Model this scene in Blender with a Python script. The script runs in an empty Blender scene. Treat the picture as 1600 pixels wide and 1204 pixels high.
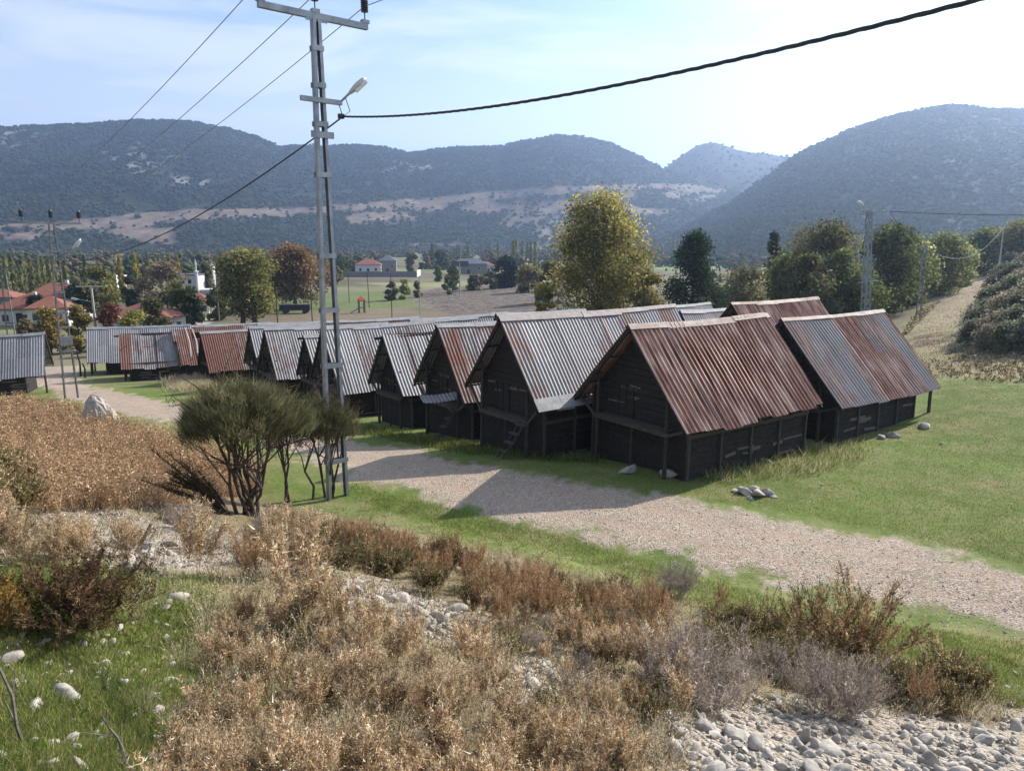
import bpy, math, random
from mathutils import Vector as Vector3
import numpy as np
from math import radians as R, sin, cos, tan, pi, sqrt
random.seed(7); rng = np.random.default_rng(7)
sc = bpy.context.scene
COL = sc.collection

# ------------------------------------------------------------------ camera
CAMZ = 7.2; PITCH = R(11); F = 1155.0
cam = bpy.data.cameras.new("camera"); co = bpy.data.objects.new("camera", cam); COL.objects.link(co)
co.location = (0, 0, CAMZ); co.rotation_euler = (pi/2-PITCH, 0, 0)
cam.sensor_width = 36; cam.sensor_fit = 'HORIZONTAL'; cam.lens = F/1600*36
cam.clip_start = .05; cam.clip_end = 20000
sc.camera = co

def ray(u, v):
    a = (u-800)/F; b = (602-v)/F
    return np.array([a, cos(PITCH)+b*sin(PITCH), -sin(PITCH)+b*cos(PITCH)])
def px(u, v, Y):
    d = ray(u, v); return np.array([0, 0, CAMZ])+d*(Y/d[1])
def to_px(x, y, z):
    z = z-CAMZ; c, s = cos(PITCH), sin(PITCH)
    zc = np.maximum(y*c-z*s, .01); yc = y*s+z*c
    return 800+F*x/zc, 602-F*yc/zc

# ------------------------------------------------------------------ noise + terrain
def sstep(a, b, x):
    t = np.clip((x-a)/(b-a), 0, 1); return t*t*(3-2*t)
_T = rng.random((256, 256))
def vnoise(x, y):
    xi = np.floor(x).astype(int); yi = np.floor(y).astype(int)
    fx = x-xi; fy = y-yi; fx = fx*fx*(3-2*fx); fy = fy*fy*(3-2*fy)
    g = lambda i, j: _T[i & 255, j & 255]
    return (g(xi, yi)*(1-fx)+g(xi+1, yi)*fx)*(1-fy)+(g(xi, yi+1)*(1-fx)+g(xi+1, yi+1)*fx)*fy
def fbm(x, y, o=4):
    s = 0; a = .5
    for i in range(o):
        s = s+a*(vnoise(x+17.3*i, y+5.1*i)-.5)*2; x = x*2.03; y = y*2.03; a *= .5
    return s

def valley(x, y):
    yy = np.maximum(y, 12.0); az = x/yy
    D = np.interp(az, [-.8, -.1, .3, .5, .58, .66, .9], [7, 6.2, 3.5, 1.0, -.6, -2.6, -5])
    D = D+(7-D)*sstep(120, 420, yy)
    t = np.clip(y-23, 0, None)
    z = -D*(1-np.exp(-t/45))
    z = z+.34*np.clip(x-.645*yy, 0, 60)*sstep(38, 70, y)*(1-sstep(220, 500, y))
    return z
def G(x, y):
    x = np.asarray(x, float); y = np.asarray(y, float)
    plane = CAMZ-1.7-.327*y-.146*x
    plane = np.where(y < 0, CAMZ-1.7-.2*y-.146*x, plane)
    r = np.hypot(x, y)
    near = 1-sstep(45, 80, r)
    plane = plane+near*(.22*fbm(x*.45, y*.45, 4)+.10*fbm(x*1.7+9, y*1.7, 3))
    z = valley(x, y)
    z = z+near*.05*fbm(x*.5, y*.5, 3)
    k = .5
    h = np.clip(.5+.5*(plane-z)/k, 0, 1)
    w = 1-sstep(30, 60, r)*sstep(-10, 10, x)
    plane = np.where(w < .5, z-5, plane)
    h = np.clip(.5+.5*(plane-z)/k, 0, 1)
    out = z*(1-h)+plane*h+k*h*(1-h)*.5
    return np.minimum(out, 40)
def gz(x, y): return float(G(np.array([x]), np.array([y]))[0])
_TS = np.geomspace(1.5, 1500, 420)
def pgs(uv):
    """where the sight lines through pixels meet the ground (array version)"""
    uv = np.asarray(uv, float).reshape(-1, 2); res = []
    for i0 in range(0, len(uv), 2000):
        q = uv[i0:i0+2000]; a = (q[:, 0]-800)/F; b = (602-q[:, 1])/F
        D = np.stack([a, cos(PITCH)+b*sin(PITCH), -sin(PITCH)+b*cos(PITCH)], 1)
        lo = np.full(len(q), 1.2); hi = np.full(len(q), 1500.0); done = np.zeros(len(q), bool); prev = lo.copy()
        for t in _TS:
            act = ~done
            if not act.any(): break
            P = D[act]*t; bl = (P[:, 2]+CAMZ) < G(P[:, 0], P[:, 1])
            ix = np.where(act)[0]; hit = ix[bl]; hi[hit] = t; done[hit] = True; lo[ix[~bl]] = t
        for _ in range(14):
            m = (lo+hi)/2; P = D*m[:, None]; bl = (P[:, 2]+CAMZ) < G(P[:, 0], P[:, 1])
            hi = np.where(bl, m, hi); lo = np.where(bl, lo, m)
        P = D*hi[:, None]; P[:, 2] = G(P[:, 0], P[:, 1]); res.append(P)
    return np.concatenate(res)
def pg(u, v): return pgs([(u, v)])[0]
def at(u, Y, sink=0.0):
    p = px(u, 480, Y); return np.array([p[0], Y, gz(p[0], Y)-sink])

def polymask(x, y, poly, soft):
    poly = np.asarray(poly)[:, :2]; n = len(poly)
    inside = np.zeros(x.shape, bool); dist = np.full(x.shape, 1e9)
    for i in range(n):
        ax, ay = poly[i]; bx, by = poly[(i+1) % n]
        c = ((ay > y) != (by > y)) & (x < (bx-ax)*(y-ay)/(by-ay+1e-12)+ax)
        inside ^= c
        dx, dy = bx-ax, by-ay; L = dx*dx+dy*dy+1e-9
        t = np.clip(((x-ax)*dx+(y-ay)*dy)/L, 0, 1)
        dist = np.minimum(dist, np.hypot(x-ax-t*dx, y-ay-t*dy))
    sd = np.where(inside, dist, -dist)
    return sstep(-1, 1, sd/soft)
def gpoly(pts): return list(pgs(pts))

# ------------------------------------------------------------------ object helpers
def tag(o, label=None, cat=None, group=None, kind=None):
    if label: o['label'] = label
    if cat: o['category'] = cat
    if group: o['group'] = group
    if kind: o['kind'] = kind
    return o
def thing(name, loc, rz=0, label=None, cat=None, group=None):
    o = bpy.data.objects.new(name, None); COL.objects.link(o)
    o.location = [float(c) for c in loc]; o.rotation_euler = (0, 0, rz); o.empty_display_size = .3
    return tag(o, label, cat, group)
def npmesh(name, V, Fq, mat, parent=None, attrs=None, smooth=False, loc=None):
    """V (n,3); Fq list of int arrays (m,3) or (m,4); attrs {name: (n,3) colours}"""
    if isinstance(Fq, np.ndarray): Fq = [Fq]
    V = np.asarray(V, np.float32)
    me = bpy.data.meshes.new(name)
    me.vertices.add(len(V)); me.vertices.foreach_set('co', V.ravel())
    nl = sum(f.size for f in Fq); npoly = sum(len(f) for f in Fq)
    me.loops.add(nl); me.polygons.add(npoly)
    me.loops.foreach_set('vertex_index', np.concatenate([f.ravel() for f in Fq]).astype(np.int32))
    tot = np.concatenate([np.full(len(f), f.shape[1], np.int32) for f in Fq])
    st = np.concatenate([[0], np.cumsum(tot)[:-1]]).astype(np.int32)
    me.polygons.foreach_set('loop_start', st); me.polygons.foreach_set('loop_total', tot)
    if smooth: me.polygons.foreach_set('use_smooth', np.ones(npoly, bool))
    me.update(calc_edges=True); me.validate()
    for k, c in (attrs or {}).items():
        c = np.asarray(c, np.float32)
        if c.ndim == 1: c = np.stack([c]*3, 1)
        c4 = np.concatenate([c, np.ones((len(c), 1), np.float32)], 1)
        a = me.attributes.new(k, 'FLOAT_COLOR', 'POINT'); a.data.foreach_set('color', c4.ravel())
    if mat: me.materials.append(mat)
    o = bpy.data.objects.new(name, me); COL.objects.link(o)
    if parent: o.parent = parent
    if loc is not None: o.location = [float(c) for c in loc]
    return o
class MB:
    """collects boxes, bars, tubes and polygons for one mesh"""
    def __init__(s): s.v = []; s.f = []
    def add(s, V, Fs):
        b = len(s.v); s.v += [tuple(map(float, p)) for p in V]; s.f += [tuple(i+b for i in f) for f in Fs]
    def box(s, c, d, rz=0, M=None):
        x, y, z = [k/2 for k in d]
        P = np.array([(-x,-y,-z),(x,-y,-z),(x,y,-z),(-x,y,-z),(-x,-y,z),(x,-y,z),(x,y,z),(-x,y,z)])
        if rz: P = P@np.array([[cos(rz), sin(rz), 0], [-sin(rz), cos(rz), 0], [0, 0, 1]])
        if M is not None: P = P@M
        s.add(P+np.array(c), [(0,3,2,1),(4,5,6,7),(0,1,5,4),(1,2,6,5),(2,3,7,6),(3,0,4,7)])
    def bar(s, a, b, w, h=None, up=(0, 0, 1)):
        a = np.array(a, float); b = np.array(b, float); h = h or w
        d = b-a; L = np.linalg.norm(d); d = d/L
        up = np.array(up, float)
        if abs(d@up) > .97: up = np.array([0, 1., 0])
        x = np.cross(d, up); x /= np.linalg.norm(x); u = np.cross(x, d)
        s.box((a+b)/2, (w, L, h), M=np.array([x, d, u]))
    def tube(s, pts, r, n=6, cap=True):
        pts = [np.array(p, float) for p in pts]
        rs = r if hasattr(r, '__len__') else [r]*len(pts)
        V = []; Fs = []
        for i, p in enumerate(pts):
            d = pts[min(i+1, len(pts)-1)]-pts[max(i-1, 0)]; d = d/(np.linalg.norm(d)+1e-9)
            up = np.array([0, 0, 1.]) if abs(d[2]) < .9 else np.array([1., 0, 0])
            x = np.cross(d, up); x /= np.linalg.norm(x); u = np.cross(x, d)
            for k in range(n):
                a = 2*pi*k/n; V.append(p+rs[i]*(cos(a)*x+sin(a)*u))
        for i in range(len(pts)-1):
            for k in range(n):
                Fs.append((i*n+k, i*n+(k+1) % n, (i+1)*n+(k+1) % n, (i+1)*n+k))
        if cap: Fs += [tuple(range(n))[::-1], tuple((len(pts)-1)*n+k for k in range(n))]
        s.add(V, Fs)
    def lathe(s, prof, c, n=12):
        V = []; Fs = []
        for r, z in prof:
            for k in range(n): V.append((c[0]+r*cos(2*pi*k/n), c[1]+r*sin(2*pi*k/n), c[2]+z))
        for i in range(len(prof)-1):
            for k in range(n): Fs.append((i*n+k, i*n+(k+1) % n, (i+1)*n+(k+1) % n, (i+1)*n+k))
        Fs += [tuple(range(n))[::-1], tuple((len(prof)-1)*n+k for k in range(n))]
        s.add(V, Fs)
    def build(s, name, mat, parent=None, smooth=False):
        me = bpy.data.meshes.new(name); me.from_pydata(s.v, [], s.f); me.update()
        if smooth: me.polygons.foreach_set('use_smooth', [True]*len(me.polygons))
        me.materials.append(mat)
        o = bpy.data.objects.new(name, me); COL.objects.link(o)
        if parent: o.parent = parent
        return o
def dup(root, loc, rz=0, s=1.0, label=None, group=None):
    r = root.copy(); COL.objects.link(r); r.location = [float(c) for c in loc]
    r.rotation_euler = (0, 0, rz); r.scale = s if hasattr(s, '__len__') else (s, s, s)
    if label: r['label'] = label
    if group: r['group'] = group
    for ch in list(root.children):
        c = ch.copy(); COL.objects.link(c); c.parent = r
        for g in ch.children:
            d = g.copy(); COL.objects.link(d); d.parent = c
    return r

# ------------------------------------------------------------------ materials
class N:
    def __init__(s, name):
        s.m = bpy.data.materials.new(name); s.m.use_nodes = True
        s.t = s.m.node_tree; s.t.nodes.clear(); s.out = s.t.nodes.new('ShaderNodeOutputMaterial')
    def n(s, ty, ins=None, **kw):
        n = s.t.nodes.new('ShaderNode'+ty)
        for k, v in kw.items(): setattr(n, k, v)
        for k, v in (ins or {}).items(): s.put(n, k, v)
        return n
    def put(s, n, k, v):
        i = n.inputs[k]
        if hasattr(v, 'is_output') or isinstance(v, bpy.types.NodeSocket): s.t.links.new(v, i)
        elif isinstance(v, (tuple, list)) and i.type == 'RGBA' and len(v) == 3: i.default_value = (*v, 1)
        else: i.default_value = v
    def noise(s, scale, detail=4, rough=.55, vec=None, dim='3D'):
        ins = {'Scale': scale, 'Detail': detail, 'Roughness': rough}
        if vec is not None: ins['Vector'] = vec
        return s.n('TexNoise', ins).outputs['Fac']
    def ramp(s, fac, stops, interp='LINEAR'):
        r = s.n('ValToRGB', {'Fac': fac}); cr = r.color_ramp; cr.interpolation = interp
        while len(cr.elements) < len(stops): cr.elements.new(.5)
        for e, (p, c) in zip(cr.elements, stops):
            e.position = p; e.color = (*c, 1) if hasattr(c, '__len__') else (c, c, c, 1)
        return r.outputs['Color']
    def mix(s, f, a, b, mode='MIX'):
        n = s.n('Mix', data_type='RGBA', blend_type=mode)
        s.put(n, 0, f); s.put(n, 6, a); s.put(n, 7, b); return n.outputs[2]
    def math(s, op, a, b=0.0, c=None, clamp=False):
        n = s.n('Math', operation=op, use_clamp=clamp); s.put(n, 0, a); s.put(n, 1, b)
        if c is not None: s.put(n, 2, c)
        return n.outputs[0]
    def attr(s, name, ty='GEOMETRY'): return s.n('Attribute', attribute_name=name, attribute_type=ty)
    def sep(s, c):
        n = s.n('SeparateColor', {'Color': c}); return n.outputs
    def pos(s): return s.n('NewGeometry').outputs['Position']
    def obj(s): return s.n('TexCoord').outputs['Object']
    def scaled(s, vec, k):
        return s.n('VectorMath', {0: vec, 1: k}, operation='MULTIPLY').outputs[0]
    def bump(s, h, strength=.5, dist=.1):
        return s.n('Bump', {'Height': h, 'Strength': strength, 'Distance': dist}).outputs[0]
    def princ(s, col, rough=.8, metal=0.0, nor=None, spec=.3):
        ins = {'Base Color': col, 'Roughness': rough, 'Metallic': metal, 'Specular IOR Level': spec}
        if nor is not None: ins['Normal'] = nor
        p = s.n('BsdfPrincipled', ins); s.t.links.new(p.outputs[0], s.out.inputs[0]); return s.m
    def leafy(s, col, trans=.35, nor=None):
        d = s.n('BsdfDiffuse', {'Color': col}); t = s.n('BsdfTranslucent', {'Color': col})
        m = s.n('MixShader', {0: trans, 1: d.outputs[0], 2: t.outputs[0]})
        s.t.links.new(m.outputs[0], s.out.inputs[0]); return s.m

def leaf_mat(name, trans=.35, amp=.35):
    k = N(name); a = k.attr('tint').outputs['Color']
    rnd = k.n('ObjectInfo').outputs['Random']
    f = k.math('MULTIPLY_ADD', rnd, amp, 1-amp/2)
    c = k.mix(1.0, a, k.n('CombineColor', {0: f, 1: f, 2: f}).outputs[0], 'MULTIPLY')
    return k.leafy(c, trans)
M = {}
M['leaf'] = leaf_mat('leaves', .48)
M['dry'] = leaf_mat('dry_leaves', .3, .3)
M['grass'] = leaf_mat('grass_blades', .4, 0)
M['scrub'] = leaf_mat('scrub', .1, 0)
def simple(name, col, var=.25, scale=6, rough=.8, metal=0.0, bump=0.0, spec=.3, stretch=None):
    k = N(name); v = k.obj()
    if stretch: v = k.scaled(v, stretch)
    n = k.noise(scale, 5, .6, v)
    dark = tuple(c*(1-var) for c in col); lite = tuple(min(1, c*(1+var)) for c in col)
    c = k.ramp(n, [(.3, dark), (.7, lite)])
    return k.princ(c, rough, metal, k.bump(n, bump, .05) if bump else None, spec)
M['bark'] = simple('bark', (.06, .045, .035), .4, 12, bump=.5)
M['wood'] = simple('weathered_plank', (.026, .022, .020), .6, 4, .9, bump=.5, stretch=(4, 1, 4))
M['pole_wood'] = simple('weathered_post', (.05, .042, .036), .5, 8, .9, bump=.4, stretch=(5, 5, 1))
M['old_board'] = simple('old_board', (.13, .112, .098), .5, 6, .9, stretch=(1, 4, 4))
M['pale_wood'] = simple('pale_post', (.38, .35, .31), .3, 8, .9, stretch=(5, 5, 1))
M['beam'] = simple('beam_timber', (.07, .057, .048), .45, 6, .9, stretch=(1, 5, 5))
M['steel'] = simple('galvanised_steel', (.27, .29, .32), .25, 3, .5, .55, spec=.4)
M['steel_dark'] = simple('dull_steel', (.16, .165, .17), .3, 3, .6, .4)
M['rubber'] = simple('cable_rubber', (.03, .03, .032), .2, 20, .6)
M['wire'] = simple('bare_wire', (.22, .22, .23), .2, 20, .5, .6)
M['insul'] = simple('brown_insulator', (.03, .03, .045), .2, 8, .3, spec=.5)
M['lamp'] = simple('lamp_shell', (.5, .52, .53), .15, 3, .4, .2)
M['lampglass'] = simple('lamp_glass', (.75, .75, .72), .1, 3, .15, spec=.6)
M['white'] = simple('white_render', (.55, .55, .54), .12, 2, .9)
M['cream'] = simple('cream_render', (.62, .55, .42), .15, 2, .9)
M['greywall'] = simple('grey_blockwork', (.2, .19, .18), .2, 1.5, .9)
M['glass'] = simple('window_glass', (.03, .035, .045), .2, 3, .15, spec=.6)
M['tiles'] = simple('red_roof_tiles', (.22, .085, .06), .25, 2.5, .8)
M['bluesheet'] = simple('dark_blue_sheet', (.09, .10, .13), .2, 1, .5)
M['concrete'] = simple('pole_concrete', (.42, .4, .37), .2, 3, .9)
M['paintred'] = simple('red_paint', (.45, .06, .05), .15, 3, .5)
M['dark'] = simple('dark_board', (.03, .03, .033), .3, 3, .8)

# --- corrugated sheet: rust amount / seed / tone come from the barn's own properties
def mk_sheet():
    k = N('corrugated_sheet')
    rc = k.attr('rc').outputs['Vector']
    rust = k.attr('rust', 'OBJECT').outputs['Fac']; seed = k.attr('seed', 'OBJECT').outputs['Fac']
    pink = k.attr('fade', 'OBJECT').outputs['Fac']
    so = k.n('CombineXYZ', {0: k.math('MULTIPLY', seed, 31.7), 1: k.math('MULTIPLY', seed, 13.1), 2: seed}).outputs[0]
    vec = k.n('VectorMath', {0: rc, 1: so}, operation='ADD').outputs[0]
    sx = k.n('SeparateXYZ', {0: rc}).outputs
    sid = k.math('FLOOR', k.math('DIVIDE', sx[0], .82))
    row = k.math('FLOOR', k.math('DIVIDE', sx[1], 1.9))
    wn = k.n('TexWhiteNoise', {'Vector': k.n('CombineXYZ', {0: sid, 1: k.math('MULTIPLY', row, .0), 2: seed}).outputs[0]}, noise_dimensions='3D').outputs['Value']
    wn2 = k.n('TexWhiteNoise', {'Vector': k.n('CombineXYZ', {0: sid, 1: k.math('ADD', row, 7.0), 2: seed}).outputs[0]}, noise_dimensions='3D').outputs['Value']
    n1 = k.noise(1.0, 5, .62, k.scaled(vec, (4.5, .55, 1)))
    n2 = k.noise(1.0, 6, .7, k.scaled(vec, (1.3, 1.1, 1)))
    n3 = k.noise(1.0, 4, .7, k.scaled(vec, (22, 3.0, 1)))
    a = k.math('MULTIPLY_ADD', n1, 1.15, k.math('MULTIPLY', n2, 1.0))
    a = k.math('MULTIPLY_ADD', wn, .55, a)
    a = k.math('MULTIPLY_ADD', wn2, .25, a)
    a = k.math('MULTIPLY_ADD', n3, .75, a)
    a = k.math('MULTIPLY_ADD', rust, 1.75, k.math('SUBTRACT', a, 2.72))
    f = k.ramp(a, [(.0, 0.0), (.40, 1.0)])
    g1 = k.ramp(n3, [(.25, (.175, .175, .182)), (.75, (.315, .315, .322))])
    gt = k.math('MULTIPLY_ADD', wn2, .35, .75)
    g = k.mix(1.0, g1, k.n('CombineColor', {0: gt, 1: gt, 2: gt}).outputs[0], 'MULTIPLY')
    r1 = k.ramp(n3, [(.2, (.085, .036, .027)), (.5, (.165, .075, .054)), (.8, (.27, .155, .12))])
    rp = k.ramp(n1, [(.38, (.12, .052, .036)), (.5, (.27, .14, .105)), (.6, (.50, .36, .30))])
    r = k.mix(pink, r1, rp)
    seam = k.math('GREATER_THAN', k.math('ABSOLUTE', k.math('SUBTRACT', k.math('FRACT', k.math('DIVIDE', sx[0], .82)), .5)), .44)
    r = k.mix(k.math('MULTIPLY', k.math('MULTIPLY', seam, pink), k.math('MULTIPLY_ADD', n1, .9, .1)), r, (.50, .37, .32))
    c = k.mix(f, g, r)
    rough = k.math('MULTIPLY_ADD', f, .25, .62)
    metal = k.math('MULTIPLY_ADD', f, -.1, .1)
    return k.princ(c, rough, metal, k.bump(n3, .15, .01), .4)
M['sheet'] = mk_sheet()
def mk_cap():
    k = N('ridge_flashing'); v = k.obj()
    n = k.noise(1.0, 5, .65, k.scaled(v, (3, 1.2, 3))); pink = k.attr('fade', 'OBJECT').outputs['Fac']
    g = k.ramp(n, [(.3, (.19, .195, .205)), (.7, (.33, .335, .345))])
    r = k.ramp(n, [(.40, (.36, .30, .27)), (.58, (.17, .085, .06))])
    return k.princ(k.mix(pink, g, r), .7, .0, k.bump(k.noise(3, 3, .5, v), .5, .05), .4)
M['cap'] = mk_cap()
def mk_rock():
    k = N('limestone'); v = k.pos()
    n = k.noise(9, 8, .65, v); n2 = k.noise(2.2, 4, .6, v)
    c = k.ramp(n, [(.25, (.15, .14, .125)), (.5, (.34, .315, .28)), (.8, (.52, .49, .44))])
    c = k.mix(k.ramp(n2, [(.5, 0.0), (.75, .6)]), c, (.36, .29, .22))
    return k.princ(c, .9, 0, k.bump(n, .6, .03))
M['rock'] = mk_rock()

# ------------------------------------------------------------------ ground sheet
road_poly = gpoly([(1720, 1010), (1600, 984), (1400, 943), (1235, 909), (1131, 884), (1000, 850), (852, 820), (720, 787), (560, 748), (430, 697), (330, 668), (200, 648), (125, 628), (75, 608), (40, 592), (0, 588), (-60, 584),
                   (-60, 574), (30, 575), (120, 571), (136, 573), (118, 582), (112, 592), (130, 601), (180, 612), (230, 622), (280, 632), (340, 650), (430, 672), (480, 680), (560, 694), (640, 703), (740, 730),
                   (850, 750), (950, 768), (1060, 780), (1200, 805), (1400, 845), (1600, 890), (1720, 916)])
green_strip = gpoly([(540, 745), (700, 780), (870, 822), (1000, 848), (1131, 882), (1300, 922), (1620, 985), (1620, 1100), (1450, 1060), (1250, 1010), (1130, 970), (1040, 925), (860, 880), (700, 840), (560, 795)])
green_left = gpoly([(-60, 905), (60, 880), (180, 895), (330, 900), (330, 960), (310, 1060), (420, 1090), (300, 1170), (240, 1260), (-120, 1260)])
green_mid = gpoly([(400, 735), (470, 735), (520, 770), (470, 790), (410, 765)])
rub_polys = [gpoly(p) for p in (
    [(1020, 1120), (1150, 1080), (1350, 1095), (1480, 1120), (1600, 1090), (1660, 1260), (1000, 1260)],
    [(520, 900), (600, 905), (720, 950), (740, 1010), (640, 990), (540, 950)],
    [(60, 780), (200, 800), (420, 840), (420, 880), (250, 888), (160, 870), (60, 810)],
    [(770, 1020), (870, 1030), (870, 1110), (780, 1100)],
    [(350, 850), (410, 850), (420, 885), (350, 885)],
    [(1350, 1040), (1480, 1050), (1500, 1100), (1300, 1090)])]
weeds_poly = gpoly([(-80, 622), (40, 620), (110, 632), (180, 655), (270, 680), (330, 700), (420, 725), (430, 760), (330, 790), (150, 790), (-80, 790)])
plow_poly = gpoly([(640, 462), (680, 450), (760, 444), (880, 444), (890, 490), (700, 492), (655, 475)])
meadow_far = gpoly([(400, 470), (520, 458), (640, 452), (655, 478), (640, 482), (440, 492), (330, 489)])
bare_far = gpoly([(440, 490), (640, 480), (700, 492), (640, 505), (420, 505)])
field_polys = [(gpoly(p), c) for p, c in (
    ([(1020, 407), (1190, 404), (1190, 418), (1020, 422)], (.13, .19, .06)),
    ([(1020, 397), (1250, 397), (1250, 404), (1020, 406)], (.15, .12, .085)),
    ([(520, 420), (700, 418), (705, 423), (520, 428)], (.15, .18, .08)),
    ([(520, 430), (690, 426), (690, 434), (540, 440)], (.12, .10, .08)),
    ([(700, 415), (860, 408), (860, 420), (700, 426)], (.17, .19, .09)),
    ([(560, 442), (870, 436), (870, 442), (640, 450)], (.2, .2, .1)),
    ([(520, 436), (640, 437), (640, 441), (520, 441)], (.09, .085, .05)), ([(860, 424), (1040, 424), (1040, 432), (860, 436)], (.10, .09, .06)), ([(0, 482), (130, 480), (130, 500), (0, 500)], (.12, .10, .08)),
    ([(20, 500), (60, 500), (60, 515), (20, 518)], (.16, .2, .07)),
    ([(1100, 422), (1260, 420), (1260, 430), (1100, 432)], (.11, .085, .07)))]
lane_poly = gpoly([(290, 512), (330, 488), (350, 468), (355, 474), (350, 484), (330, 500), (320, 512)])
trail_poly = gpoly([(1400, 560), (1440, 500), (1490, 450), (1530, 428), (1545, 430), (1545, 470), (1520, 510), (1500, 555)])
mud_poly = gpoly([(1420, 520), (1500, 520), (1500, 545), (1540, 560), (1470, 560), (1420, 550)])
brown_right = gpoly([(1400, 590), (1640, 600), (1640, 545), (1520, 540), (1400, 560)])
drygrass_left = gpoly([(-40, 530), (135, 522), (132, 570), (40, 572), (-40, 570)])

th = np.concatenate([np.arange(-180, -50, 4.0), np.arange(-50, 50, .115), np.arange(50, 180, 4.0)])
th = np.radians(th); rr = np.concatenate([[.3, .6], np.geomspace(1.0, 1500, 560), [2000, 2800, 4000]])
TH, RR = np.meshgrid(th, rr)
gx = (RR*np.sin(TH)).ravel(); gy = (RR*np.cos(TH)).ravel()
gzv = G(gx, gy)
gzv = np.where(np.hypot(gx, gy) > 1000, np.minimum(gzv, -7.0), gzv)
w = fbm(gx*.9, gy*.9, 3)*.5; w2 = fbm(gx*.25+40, gy*.25, 3)
we = w+fbm(gx*3.1+7, gy*3.1, 3)*.5
mr = polymask(gx+we*1.3, gy+we*1.1, road_poly, .35)
rdist = np.full(gx.shape, 1e9)
for k_ in range(15):
    (ax_, ay_), (bx_, by_) = road_poly[k_][:2], road_poly[k_+1][:2]; dx_, dy_ = bx_-ax_, by_-ay_
    t_ = np.clip(((gx-ax_)*dx_+(gy-ay_)*dy_)/(dx_*dx_+dy_*dy_), 0, 1); rdist = np.minimum(rdist, np.hypot(gx-ax_-t_*dx_, gy-ay_-t_*dy_))
rdist = rdist+.25*fbm(gx*.3, gy*.3, 2)
ruts = mr*np.maximum(np.exp(-((rdist-.95)/.28)**2), np.exp(-((rdist-2.45)/.3)**2))
mid = mr*np.exp(-((rdist-1.7)/.3)**2)*sstep(.0, .5, fbm(gx*.8+3, gy*.8, 3)+.1)
mgs = np.maximum(polymask(gx+w, gy+w, green_strip, .7), np.maximum(polymask(gx+w*.7, gy+w*.7, green_left, .6), polymask(gx, gy, green_mid, .8)))
mrub = np.zeros_like(gx)
for p in rub_polys: mrub = np.maximum(mrub, polymask(gx+w*.5, gy+w*.5, p, .5))
mw = polymask(gx, gy, weeds_poly, 2)
mpl = polymask(gx, gy, plow_poly, 1.5); mmf = polymask(gx, gy, meadow_far, 2); mbf = polymask(gx+w2*3, gy, bare_far, 2)
mtr = np.maximum(polymask(gx+w2*1.5, gy, trail_poly, 3), polymask(gx+w, gy+w2*2, brown_right, 2)); mmud = polymask(gx+w2, gy+w, mud_poly, 1.5)
mln = polymask(gx, gy, lane_poly, .8); mdl = polymask(gx, gy, drygrass_left, 2)
# does the near slope lie above the valley here?
slope = sstep(-.1, .5, (CAMZ-1.7-.327*gy-.146*gx)-valley(gx, gy))*(1-sstep(45, 70, np.hypot(gx, gy)))
base = np.zeros((len(gx), 3)); base[:] = (.145, .155, .065)
far = sstep(48, 75, gy)[:, None]; nz = fbm(gx*.02, gy*.05, 4)[:, None]
base = base*(1-far)+far*(np.array([.125, .118, .068])+nz*np.array([.03, .05, .02])+fbm(gx*.004+3, gy*.045, 4)[:, None]*np.array([.06, .065, .03]))
meadow = (1-sstep(48, 60, gy))*(1-slope)
base = base*(1-meadow[:, None])+meadow[:, None]*np.array([.108, .155, .036])
sl = slope[:, None]; base = base*(1-sl)+sl*np.array([.20, .165, .10])
def lay(m, c):
    global base
    m = np.asarray(m)[:, None]; base = base*(1-m)+m*np.array(c)
lay(mw, (.16, .105, .062)); lay(mmf*.9, (.105, .135, .05)); lay(mbf*.8, (.16, .125, .085)); lay(mpl, (.075, .062, .052))
for p, c in field_polys: lay(polymask(gx, gy, p, 4), c)
lay(mtr*(.62+.36*sstep(-.4, .4, fbm(gx*.35, gy*.35, 4))), (.31, .25, .175)); lay(mmud*sstep(-.25, .15, fbm(gx*.5+5, gy*.9, 3)), (.085, .055, .043)); lay(mdl*.8, (.19, .155, .11))
lay(mgs*.9, (.105, .15, .03)); lay(mrub*.75, (.30, .265, .22)); lay(mr, (.36, .282, .215)); lay(ruts*.5, (.30, .215, .16)); lay(mid*.45, (.23, .20, .11)); lay(mln, (.4, .35, .3))
nth = len(th); nr = len(rr)
i, j = np.meshgrid(np.arange(nr-1), np.arange(nth-1), indexing='ij'); q = (i*nth+j)
quads = np.stack([q, q+nth, q+nth+1, q+1], -1).reshape(-1, 4)
stones = np.clip(mr*(1-.5*ruts)+mrub*.8+mln, 0, 1); greenm = np.clip(meadow*(1-mr)*(1-mtr)+mgs*(1-mr), 0, 1)
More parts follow.
